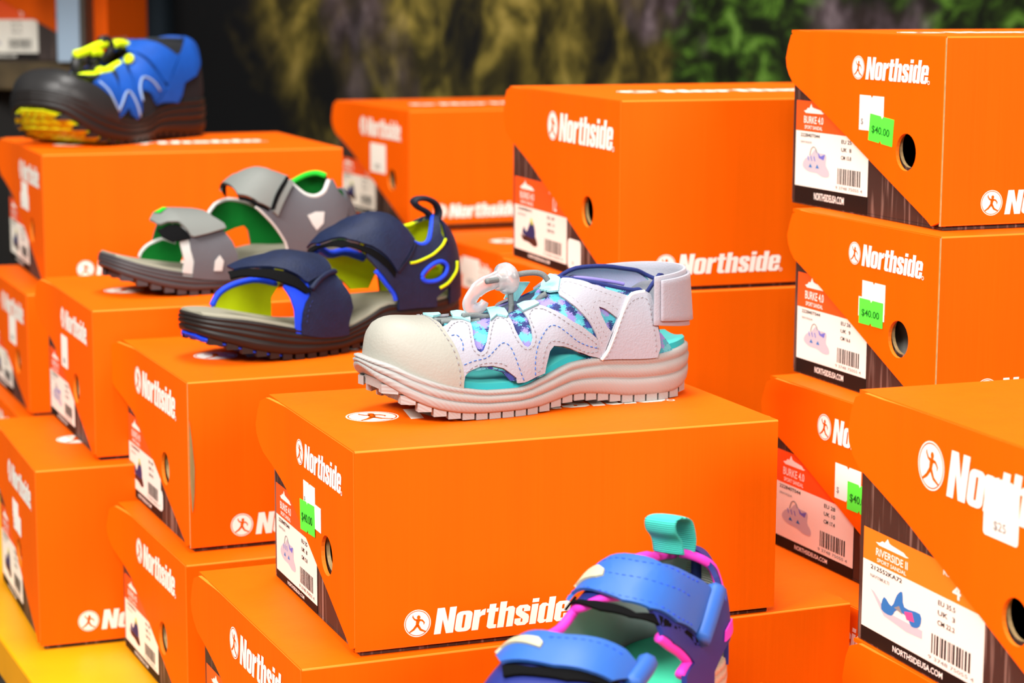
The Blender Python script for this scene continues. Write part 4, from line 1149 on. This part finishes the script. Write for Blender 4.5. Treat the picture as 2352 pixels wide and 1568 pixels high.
# ---- navy and lime sandal
def navy_parts(A, L):
    near_front = A([(975, 1092), (985, 1000), (1005, 930), (1040, 870), (1035, 800)])
    lin_front = A([(938, 1075), (932, 980), (900, 885), (845, 800)])
    far_front = A([(790, 775), (600, 748), (450, 785), (345, 850), (290, 945)], far=True)
    far_back = A([(745, 962), (745, 880), (800, 790)], far=True)
    nb = A([(1230, 705), (1300, 790), (1350, 870), (1368, 960), (1335, 1085)])
    x_top = (nb[0][0] + far_back[2][0]) / 2
    body = lin_front + far_front + [(far_front[-1][0], 180), (far_back[0][0], 180)] + far_back + [(x_top, 105)] + nb + [(nb[-1][0], -2), (lin_front[0][0], -2)]
    out = near_front + [(a + .004, b) for a, b in [(near_front[-1][0], 95)]] + [(a + .003, b) for a, b in far_front[1:]] + [(far_front[-1][0] + .003, 180), (far_back[0][0], 180)] + far_back + [(x_top, 105)] + nb + [(nb[-1][0], -2), (near_front[0][0], -2)]
    yield 'forefoot_lining', [('patch', [body], .0, .0022, M_ROYAL, M_LIME), ('tube', far_front, .0012, .0022, M_ROYAL)]
    yield 'forefoot_panel', [('patch', [out], .0024, .0014, M_NAVY), ('stitch', A([(1010, 1080), (1025, 980), (1060, 900)]), .0042, M_NAVYL)]
    vel = A([(430, 718), (480, 706), (650, 698), (850, 710), (950, 752), (1040, 850), (1000, 860), (920, 812), (800, 778), (620, 748), (450, 765)], hi=140)
    yield 'hook_pad', [('patch', [vel], .0036, .0015, M_VELK)]
    yield 'forefoot_strap', [('patch', [A([(428, 690), (520, 645), (700, 598), (900, 568), (1080, 592), (1190, 690), (1130, 728), (1010, 785), (985, 775), (940, 738), (850, 702), (650, 690), (480, 712)], hi=140)], .005, .0016, M_NAVY)]
    yield 'strap_loop', [('tube', A([(1040, 830), (1100, 760), (1180, 715), (1235, 700)]), .005, .0022, M_NAVY)]
    # ankle
    fr = A([(1718, 905), (1700, 850), (1640, 770), (1560, 670), (1480, 580)])
    col_near = A([(1700, 340), (1760, 402), (1830, 462), (1900, 486), (1955, 455), (1985, 360), (1998, 270)])
    back = A([(2036, 272), (2045, 400), (2080, 480), (2135, 590), (2178, 680), (2160, 745), (2085, 812), (2010, 880)])
    q = fr + [(fr[-1][0] + .003, 80)] + [(col_near[0][0] - .006, 86)] + col_near + back + [(back[-1][0], -2), (fr[0][0], -2)]
    win = A([(1905, 720), (1925, 685), (1990, 637), (2040, 620), (2072, 648), (2060, 700), (2000, 742), (1930, 748)])
    yield 'heel_panel', [('patch', [q, win], .002, .0026, M_NAVY, M_LIME),
        ('tube', A([(1895, 725), (1920, 680), (1985, 628), (2045, 610), (2082, 645), (2068, 708), (2005, 755), (1925, 760)]), .0045, .0016, M_ROYAL, True),
        ('tube', [(a - .001, b) for a, b in fr[:4]], .002, .0018, M_ROYAL),
        ('tube', [(a, b) for a, b in col_near], .003, .0019, M_ROYAL),
        ('tube', A([(1800, 622), (1880, 605), (1990, 552), (2050, 492), (2072, 445)]), .005, .0010, M_LIME),
        ('tube', A([(2150, 605), (2145, 680), (2095, 760), (2030, 808)]), .005, .0011, M_LIME)]
    ff = A([(1460, 575), (1300, 528), (1150, 525), (1085, 592)], far=True)
    fb = A([(1180, 655), (1250, 725), (1360, 820), (1500, 812), (1548, 705)], far=True)
    colf = A([(1665, 322), (1800, 290), (1978, 272)], far=True)
    xb = .205
    fp = [(fr[-1][0] + .003, 80)] + ff + fb + [(.165, 150), (.17, 178), (.205, 180), (.2125, 150), (.212, 112), (colf[2][0], colf[2][1] - 2)] + colf[::-1][1:] + [(col_near[0][0] - .006, 86)]
    fwin = A([(1840, 760), (1880, 660), (1990, 590), (2080, 590), (2110, 650), (2080, 740), (1990, 800), (1900, 800)], far='deep')
    fwin = [(min(a, .2095), min(b, 177.5)) for a, b in fwin]
    yield 'far_ankle_panel', [('patch', [fp, fwin], .001, .0026, M_NAVY, M_LIME), ('tube', ff, .0008, .0030, M_ROYAL), ('tube', colf, .002, .0016, M_LIME)]
    yield 'hook_pad', [('patch', [A([(1050, 545), (1150, 503), (1350, 485), (1500, 512), (1600, 572), (1692, 690), (1680, 730), (1600, 640), (1480, 556), (1300, 520), (1150, 518), (1080, 562)], hi=140)], .004, .0014, M_VELK)]
    yield 'ankle_strap', [('patch', [A([(1052, 522), (1100, 488), (1250, 385), (1450, 295), (1580, 280), (1700, 335), (1828, 458), (1762, 580), (1692, 682), (1600, 560), (1500, 500), (1350, 475), (1150, 498)], hi=140)], .0055, .0016, M_NAVY)]
    yield 'strap_loop', [('tube', A([(1840, 480), (1780, 590), (1705, 690)]), .0045, .0018, M_NAVY)]
    yield 'pull_tab', [('ribbon', [(2025, 290), (2040, 220), (2010, 155), (1945, 122), (1880, 122), (1850, 145), (1880, 185), (1950, 225), (1995, 285)], .0045, .0020, mat('navy_webbing', '#0B1020', rough=.7))]

velcro_sandal('navy sandal with lime lining and royal blue edges on the torn-corner box', (-.2195, 1.455, -.2518), 35, .215,
    widths(.215, .038), widths(.215, .036),
    [(0, .0385), (.025, .0345), (.066, .0242), (.085, .0205), (.1, .0197), (.123, .0254), (.143, .0335), (.162, .0335), (.18, .033), (.215, .0365)],
    [(0, .0205), (.005, .0180), (.02, .0130), (.037, .0078), (.067, .0032), (.1, .0035), (.119, .006), (.14, .006), (.16, .0035), (.19, .0032), (.215, .010)],
    [(0, .001), (.006, .004), (.02, .015), (.034, .025), (.055, .037), (.081, .045), (.1, .043), (.117, .055), (.138, .0555), (.152, .0545), (.165, .049), (.180, .048), (.196, .052), (.205, .044), (.211, .032), (.215, .020)],
    lambda X, Y: (400 + X / 3.36, 420 + Y / 3.36), (M_NAVY, M_LIME), navy_parts, M_SOLEK, M_BEDG, tread_mat=M_ROYAL, back=-.012)

# ---- grey and green sandal
def grey_parts(A, L):
    lf = A([(782, 1002), (800, 900), (775, 800), (757, 735)])
    ff = A([(715, 742), (600, 702), (480, 752), (410, 822), (396, 862)], far=True)
    fb = A([(760, 905), (800, 800)], far=True)
    nb = A([(1140, 642), (1220, 732), (1268, 850), (1262, 930), (1210, 1002)])
    body = lf + ff + [(ff[-1][0], 180), (fb[0][0], 180)] + fb + [((nb[0][0] + fb[-1][0]) / 2, 105)] + nb + [(nb[-1][0], -2), (lf[0][0], -2)]
    nf = A([(868, 1003), (880, 900), (850, 800), (835, 712)])
    out = nf + [(nf[-1][0], 92), (nf[-1][0], 130), (nf[0][0] - .004, 180), (fb[0][0], 180)] + fb + [((nb[0][0] + fb[-1][0]) / 2, 105)] + nb + [(nb[-1][0], -2), (nf[0][0], -2)]
    yield 'forefoot_lining', [('patch', [body], 0, .0022, M_LGREY, M_GREENL), ('tube', ff, .0015, .0016, M_LGREY)]
    yield 'forefoot_panel', [('patch', [out], .0024, .0014, M_GREYN, M_GREENL), ('patch', [A([(1050, 985), (1060, 900), (1100, 850), (1135, 900), (1120, 985)])], .0042, .0006, M_LGREY)]
    yield 'hook_pad', [('patch', [A([(560, 650), (640, 615), (730, 600), (800, 650), (840, 708), (760, 728), (700, 742), (600, 705)], hi=140)], .0035, .0014, M_VELK)]
    yield 'forefoot_strap', [('patch', [A([(508, 590), (560, 525), (640, 488), (860, 495), (960, 514), (1040, 562), (1130, 610), (1145, 642), (1000, 680), (860, 708), (835, 700), (800, 650), (740, 600), (570, 622)], hi=140)], .006, .0018, M_GREYS),
        ('patch', [A([(575, 520), (610, 495), (640, 500), (620, 525)], hi=140)], .008, .0005, M_GRNB)]
    # far side: one long panel with an arch
    p = A([(885, 505), (1040, 440), (1170, 350), (1300, 360), (1420, 405)], far=True)
    low = A([(1690, 752), (1395, 748), (1372, 625), (1335, 580), (1250, 602), (1165, 640), (1040, 640)], far=True)
    fr = A([(1722, 800), (1700, 725), (1620, 600), (1520, 490), (1432, 412)])
    colf = A([(1755, 192), (1900, 105), (1995, 85), (2075, 130)], far=True)
    far_poly = p + [(fr[-1][0] + .006, 88)] + colf + [(.2, 130), (.204, 150), (.19, 180), (low[0][0], 180)] + low
    yield 'far_side_panel', [('patch', [far_poly], .0008, .0024, M_GREYN, M_GREENL), ('tube', p, .002, .0016, M_LGREY), ('tube', colf, .001, .0022, M_GRNB)]
    coln = A([(1722, 200), (1800, 260), (1880, 312), (1975, 325), (2050, 280), (2088, 190)])
    back = A([(2112, 182), (2160, 280), (2255, 400), (2232, 520), (2180, 640), (2100, 715), (1950, 805)])
    q = fr + [(fr[-1][0] + .006, 88)] + coln + back + [(back[-1][0], -2), (fr[0][0], -2)]
    yield 'heel_panel', [('patch', [q], .002, .0026, M_GREYN, M_GREENL), ('tube', fr, .003, .0014, M_LGREY), ('tube', coln, .0032, .0020, M_LGREY),
        ('patch', [A([(1888, 492), (1960, 462), (2042, 460), (2032, 560), (1972, 622), (1935, 575)])], .0046, .0006, M_LGREY)]
    yield 'ankle_strap', [('patch', [A([(1158, 300), (1220, 225), (1300, 165), (1440, 115), (1560, 142), (1700, 190), (1620, 330), (1545, 432), (1450, 392), (1300, 335), (1180, 322)], hi=140)], .005, .0024, M_GREYS)]
    yield 'hook_pad', [('patch', [A([(1165, 318), (1300, 336), (1450, 394), (1545, 434), (1540, 462), (1440, 420), (1300, 365), (1190, 345)], hi=140)], .0035, .0014, M_VELK)]
    yield 'strap_loop', [('patch', [A([(1545, 432), (1680, 195), (1708, 210), (1575, 450)])], .0078, .0006, M_VELK), ('patch', [A([(1568, 462), (1712, 215), (1752, 240), (1608, 500)])], .005, .0030, M_GREYS)]

velcro_sandal('grey sandal with bright green lining behind the navy sandal', (-.305, 1.618, -.2299), 31, .21,
    widths(.21, .038), widths(.21, .036),
    [(0, .0365), (.02, .029), (.047, .0218), (.086, .0165), (.1135, .0262), (.132, .0292), (.15, .028), (.21, .030)],
    [(0, .021), (.005, .0175), (.015, .0135), (.04, .006), (.059, .0032), (.095, .0032), (.115, .006), (.135, .006), (.16, .0035), (.19, .0032), (.21, .009)],
    [(0, .001), (.006, .004), (.02, .015), (.033, .024), (.041, .029), (.048, .036), (.079, .0385), (.091, .038), (.102, .050), (.125, .0575), (.14, .054), (.154, .051), (.177, .056), (.188, .050), (.200, .034), (.2065, .019), (.21, .012)],
    lambda X, Y: (220 + X / 3.92, 370 + Y / 3.92), (M_GREYN, M_GREENL), grey_parts, M_SOLEG, M_BEDG)

# ---- blue and pink sandal in front
def pink_parts(A, L):
    ff = A([(900, 925), (640, 815), (560, 805), (480, 865), (350, 1055), (285, 1220)], far=True)
    fb = A([(930, 1250), (1000, 1172), (1020, 1060)], far='deep')
    hole = A([(520, 1205), (560, 1150), (640, 1112), (685, 1150), (705, 1240)], far=True)
    fr = A([(1700, 1500), (1772, 1385), (1720, 1315), (1600, 1228), (1510, 1160), (1482, 1085)])
    colf = A([(790, 488), (1000, 500), (1150, 440), (1400, 402), (1640, 420)], far=True)
    coln = A([(1990, 765), (2020, 800), (2050, 860), (2080, 790), (2075, 690), (2000, 580), (1870, 470), (1700, 425)], hi=120)
    ff = [(ff[0][0] + .010, 88), (ff[0][0] + .004, 108)] + ff[1:]
    farq = ff + fb[:2] + [(.160, 178), (.188, 180), (.1955, 150), (.196, 118)] + colf[::-1]
    yield 'far_ankle_panel', [('patch', [farq], .0006, .0024, M_BLUEP2, M_GPAD), ('tube', ff, .0004, .0024, M_MAG), ('tube', colf, .0010, .0026, M_MAG)]
    back = A([(2130, 725), (2145, 830), (2138, 950), (2105, 1110), (2035, 1270), (1950, 1460)])
    q = fr[:5] + [(fr[4][0] + .004, 70)] + A([(1850, 1010), (1900, 860)]) + coln[:3] + back[:1] + back + [(back[-1][0], -2), (fr[0][0], -2)]
    yield 'heel_panel', [('patch', [q], .002, .0028, M_BLUEP2, M_GMESH), ('tube', fr[:5], .0012, .0026, M_MAG),
        ('patch', [A([(2030, 1200), (2035, 1110), (2070, 1040), (2105, 1000), (2100, 1080), (2060, 1170)])], .0050, .0008, M_MAG)]
    yield 'collar', [('tube', coln[3:], .0016, .0024, M_MAG)]
    yield 'hook_pad', [('patch', [A([(620, 800), (900, 880), (1300, 985), (1600, 1075), (1765, 1150), (1850, 1235), (1780, 1235), (1500, 1090), (1250, 1020), (1000, 965), (700, 875)], hi=135)], .0034, .0014, M_VELK),
        ('patch', [A([(472, 772), (520, 722), (595, 640), (615, 770)], hi=150)], .0034, .0014, M_VELK)]
    stp = A([(598, 660), (640, 585), (700, 520), (790, 492), (1130, 530), (1500, 592), (1700, 650), (1885, 755), (1850, 900), (1800, 1030), (1752, 1130), (1600, 1050), (1400, 960), (1200, 900), (800, 830), (650, 795), (600, 745)], hi=135)
    yield 'ankle_strap', [('patch', [stp], .0052, .0018, M_BLUES),
        ('stitch', A([(760, 525), (1100, 560), (1400, 590), (1650, 660), (1790, 720)], hi=135), .0070, M_ROYAL),
        ('stitch', A([(640, 745), (800, 800), (1200, 870), (1550, 985), (1730, 1080)], hi=135), .0070, M_ROYAL),
        ('stitch', A([(1000, 650), (1200, 690), (1500, 750), (1720, 850)], hi=135), .0070, M_ROYAL)]
    yield 'strap_tab', [('patch', [A([(722, 650), (742, 606), (810, 588), (1040, 618), (1072, 655), (1052, 705), (1000, 718), (770, 702), (735, 690)], hi=135)], .0068, .0014, M_CRTAB)]
    yield 'strap_loop', [('tube', A([(1945, 775), (1900, 900), (1850, 1050), (1800, 1190)]), .0060, .0052, M_BLUES)]
    # forefoot
    q = A([(40, 1700), (100, 1500), (160, 1380), (250, 1235), (400, 1212), (700, 1240), (1000, 1275), (1160, 1345), (1245, 1450), (1150, 1570), (1050, 1750), (500, 1800)], hi=150)
    yield 'forefoot_panel', [('patch', [[(.036, -2), (.030, 60), (.027, 120), (.028, 180), (.066, 180), (.062, 130), (.068, 60), (.078, -2)]], .0008, .0026, M_BLUEP2, M_GPAD)]
    yield 'hook_pad', [('patch', [A([(165, 1470), (400, 1478), (700, 1490), (950, 1530), (1120, 1600), (1100, 1680), (700, 1590), (170, 1560)], hi=150)], .0040, .0014, M_VELK)]
    yield 'forefoot_strap', [('patch', [A([(150, 1400), (190, 1300), (250, 1235), (400, 1212), (700, 1240), (1000, 1275), (1160, 1345), (1245, 1450), (1190, 1570), (1040, 1600), (900, 1540), (600, 1490), (170, 1462)], hi=150)], .0056, .0018, M_BLUES),
        ('stitch', A([(560, 1265), (800, 1280), (1000, 1320), (1130, 1390)], hi=150), .0074, M_ROYAL)]
    yield 'strap_tab', [('patch', [A([(138, 1330), (150, 1285), (200, 1262), (480, 1280), (512, 1315), (490, 1352), (200, 1350), (142, 1372)], hi=150)], .0072, .0014, M_CRTAB)]
    yield 'strap_loop', [('tube', A([(1340, 1425), (1290, 1500), (1200, 1620)]), .0060, .0050, M_BLUES)]
    yield 'pull_tab', [('ribbon', [(1690, 410), (1705, 300), (1690, 180), (1660, 110), (1590, 100), (1530, 130), (1530, 220), (1580, 300), (1600, 420)], .0085, .0010, M_AQLOOP, 0)]

velcro_sandal('blue sandal with pink edges, turquoise pull tab and mint footbed at the bottom', (-.006, .893, -.352), 60, .198,
    widths(.198, .037), widths(.198, .035),
    [(0, .036), (.02, .029), (.047, .022), (.086, .018), (.11, .024), (.132, .028), (.15, .028), (.198, .031)],
    [(0, .020), (.015, .0125), (.04, .006), (.059, .0032), (.095, .0032), (.115, .006), (.135, .006), (.16, .0035), (.198, .006)],
    [(0, .001), (.006, .004), (.02, .016), (.035, .028), (.055, .040), (.075, .045), (.095, .046), (.11, .050), (.13, .054), (.15, .053), (.165, .049), (.18, .047), (.192, .045), (.198, .042)],
    lambda X, Y: (1120 + X / 3.843, 1160 + Y / 3.843), (M_BLUEP2, M_GMESH), pink_parts, M_TAN, M_MINT, back=.026)

# ================================================================ blue closed-toe sandal, far left
def blue_shoe():
    root = thing('sandal', 'black-toed blue closed-toe sandal with neon lime cord on the far left box', 'sandal')
    n = widths(.226, .050); f = widths(.226, .048)
    zt = [(0, .052), (.02, .044), (.05, .031), (.08, .024), (.1, .024), (.13, .032), (.16, .036), (.24, .038)]
    zb = [(0, .036), (.01, .029), (.02, .020), (.035, .011), (.05, .006), (.075, .0032), (.11, .0035), (.13, .007), (.15, .006), (.18, .0035), (.24, .008)]
    hg = [(0, .0004), (.0064, .0006), (.0078, .010), (.014, .019), (.025, .026), (.045, .033), (.07, .039), (.1, .045), (.13, .053), (.16, .058), (.2, .058), (.215, .056), (.226, .05)]
    L = Last((-.4305, 1.962, -.146), 60, .226, n, f, zb, zt, hg, inset=.002, x0=.005)
    blk = mat('black_rubber_toe', '#232222', rough=.42, spec=.5, bump=.1, bscale=(500, 500, 500))
    blu = mat('bright_blue_synthetic', '#0E4CA8', rough=.6, spec=.35, bump=.3, bscale=(400, 400, 400), var=.15, vscale=(90, 90, 90))
    lime = mat('neon_lime_cord', '#D8F200', rough=.6)
    yel = mat('yellow_rubber_tread', '#C4CC00', rough=.6)
    so = sole(L, root, GROOVES, mat('black_rubber_sole', '#1C1918', rough=.45, spec=.45), mat('yellow_footbed', '#C9C400', rough=.6), bed_h=.003, tread=(.011, .008, .007), lug=.003, bed_x=(.12, .02), tread_mat=yel)
    toe_tread(L, so, yel, .062)
    C = lambda X, Y: (X / 4.9, 60 + Y / 4.9)
    def A(pts, far=False, hi=110): return [L.pix(*C(x, y), far=far, off=.0015, hi=hi) for x, y in pts]
    e = A([(1330, 1075), (1310, 960), (1220, 800), (1060, 680), (860, 612)])
    edge = [(e[0][0], -6)] + e + [(e[-1][0], 110), (e[2][0], 140), (e[0][0], 184)]
    m = MB(); patch(m, L, [[(.0064, -6)] + edge + [(.0064, 184)]], .0012, .003, blk, smooth=False, cell=.004)
    for dx, dy, r_ in ((440, 790, .0022), (500, 738, .0011), (510, 800, .0013)):     # small pale logo dots
        c = L.pt(*L.pix(*C(dx, dy), off=.0045, hi=170), .0045)
        tube(m, [c - Vector((.0008, 0, 0)), c + Vector((.0004, 0, 0))], r_, M_LGREY, n=10)
    m.build('toe_cap', root, smooth=True)
    m = MB()
    low = e[0][0]
    lin_ = [(low - .004, 4), (low, 60), (e[-1][0] - .002, 90), (.10, 88), (.13, 84), (.15, 80), (.19, 76), (.212, 84), (.2225, 60), (.2225, 10), (.2, 0), (.10, 0)]
    patch(m, L, [lin_], .0, .0012, mat('black_mesh', '#14161A', rough=.9), cell=.005, smooth=False)
    patch(m, L, [[(a, 180 - b) for a, b in lin_]], .0, .0012, mat('black_mesh', '#14161A', rough=.9), cell=.005, smooth=False)
    m.build('lining', root, smooth=True)
    side = A([(1335, 1030), (1250, 830), (1130, 700), (1045, 640), (1130, 560), (1250, 540), (1320, 760), (1290, 500), (1345, 410), (1400, 375), (1430, 520), (1500, 780), (1470, 560), (1440, 440), (1460, 330), (1520, 320), (1560, 350), (1700, 480), (1800, 600), (1860, 700), (1790, 790), (1740, 860), (1690, 760), (1600, 720), (1570, 800), (1580, 960), (1530, 1050), (1480, 1010), (1430, 920), (1380, 990)])
    up = A([(1400, 230), (1450, 200), (1560, 175), (1700, 190), (1850, 250), (1960, 330), (2000, 330), (1930, 500), (1880, 660), (1830, 620), (1760, 500), (1680, 400), (1580, 330), (1440, 300)])
    heel = A([(2040, 275), (2100, 215), (2225, 180), (2235, 420), (2190, 560), (2060, 640), (2030, 780), (1985, 865), (1750, 882), (1860, 720), (1960, 480), (2010, 330)])
    for nm, P in (('side_panel', side), ('ankle_panel', up), ('heel_panel', heel)):
        m = MB(); patch(m, L, [P], .0015, .0024, blu, smooth=False, cell=.004)
        if nm == 'side_panel':
            gr = mat('pale_blue_piping', '#7F97B8', rough=.6)
            tube(m, on_last(L, A([(1310, 960), (1380, 800), (1430, 750), (1500, 850), (1550, 1020)]), .0045, 4), .0012, gr, n=6)
            tube(m, on_last(L, A([(1580, 850), (1550, 720), (1580, 610), (1650, 600), (1770, 730)]), .0045, 4), .0012, gr, n=6)
            tube(m, on_last(L, A([(1100, 650), (1200, 740), (1260, 850), (1310, 950)]), .0045, 4), .0010, gr, n=6)
        m.build(nm, root, smooth=True)
        m = MB(); patch(m, L, [[(a, 180 - b) for a, b in P]], .0015, .0024, blu, smooth=False, cell=.005); m.build(nm, root, smooth=True)
    def cordx(pts, y0, r=.0026, mt=lime, nm='lace_cord'):
        q = [on_plane(L, *C(x, y), y0) for x, y in pts]; q = [Vector(t) for t in catmull([tuple(v) for v in q], False, 4)]
        mm = MB(); tube(mm, q, r, mt, n=8); mm.build(nm, root, smooth=True)
    cordx([(850, 320), (950, 290), (1080, 230), (1190, 195)], .004, .0042)
    cordx([(1030, 300), (1080, 290), (1130, 300)], .002, .0038)
    cordx([(1280, 205), (1350, 195), (1430, 215)], .002, .0042)
    cordx([(1110, 520), (1200, 510), (1270, 470), (1345, 430)], -.012, .0044)
    cordx([(1110, 480), (1150, 540), (1230, 550)], -.010, .0042)
    cordx([(860, 595), (950, 570), (1070, 565)], -.008, .0044)
    cordx([(940, 600), (1000, 640), (1040, 640)], -.008, .0036)
    cordx([(740, 580), (820, 580)], -.004, .0040)
    cordx([(1440, 360), (1460, 380)], -.022, .0052)
    cordx([(880, 360), (860, 440), (880, 520), (960, 540), (1040, 500), (1060, 430), (1030, 360)], .006, .0056, blk, 'cord_lock')
    cordx([(1130, 160), (1200, 150), (1240, 220), (1220, 310), (1120, 370)], .004, .0040, blk, 'cord_lock')
    cordx([(1030, 350), (1060, 420), (1130, 450), (1190, 430)], .010, .0030, blu, 'lace_loop')
    m = MB(); tube(m, on_last(L, [(.128, 96), (.15, 88), (.175, 78), (.20, 72), (.219, 80), (.2235, 95), (.219, 106), (.20, 112), (.175, 108), (.15, 102)], .001, 4, True), .0024, mat('black_collar', '#20252B', rough=.6), n=8)
    m.build('collar_piping', root, smooth=True)
    finish(root, L)
blue_shoe()
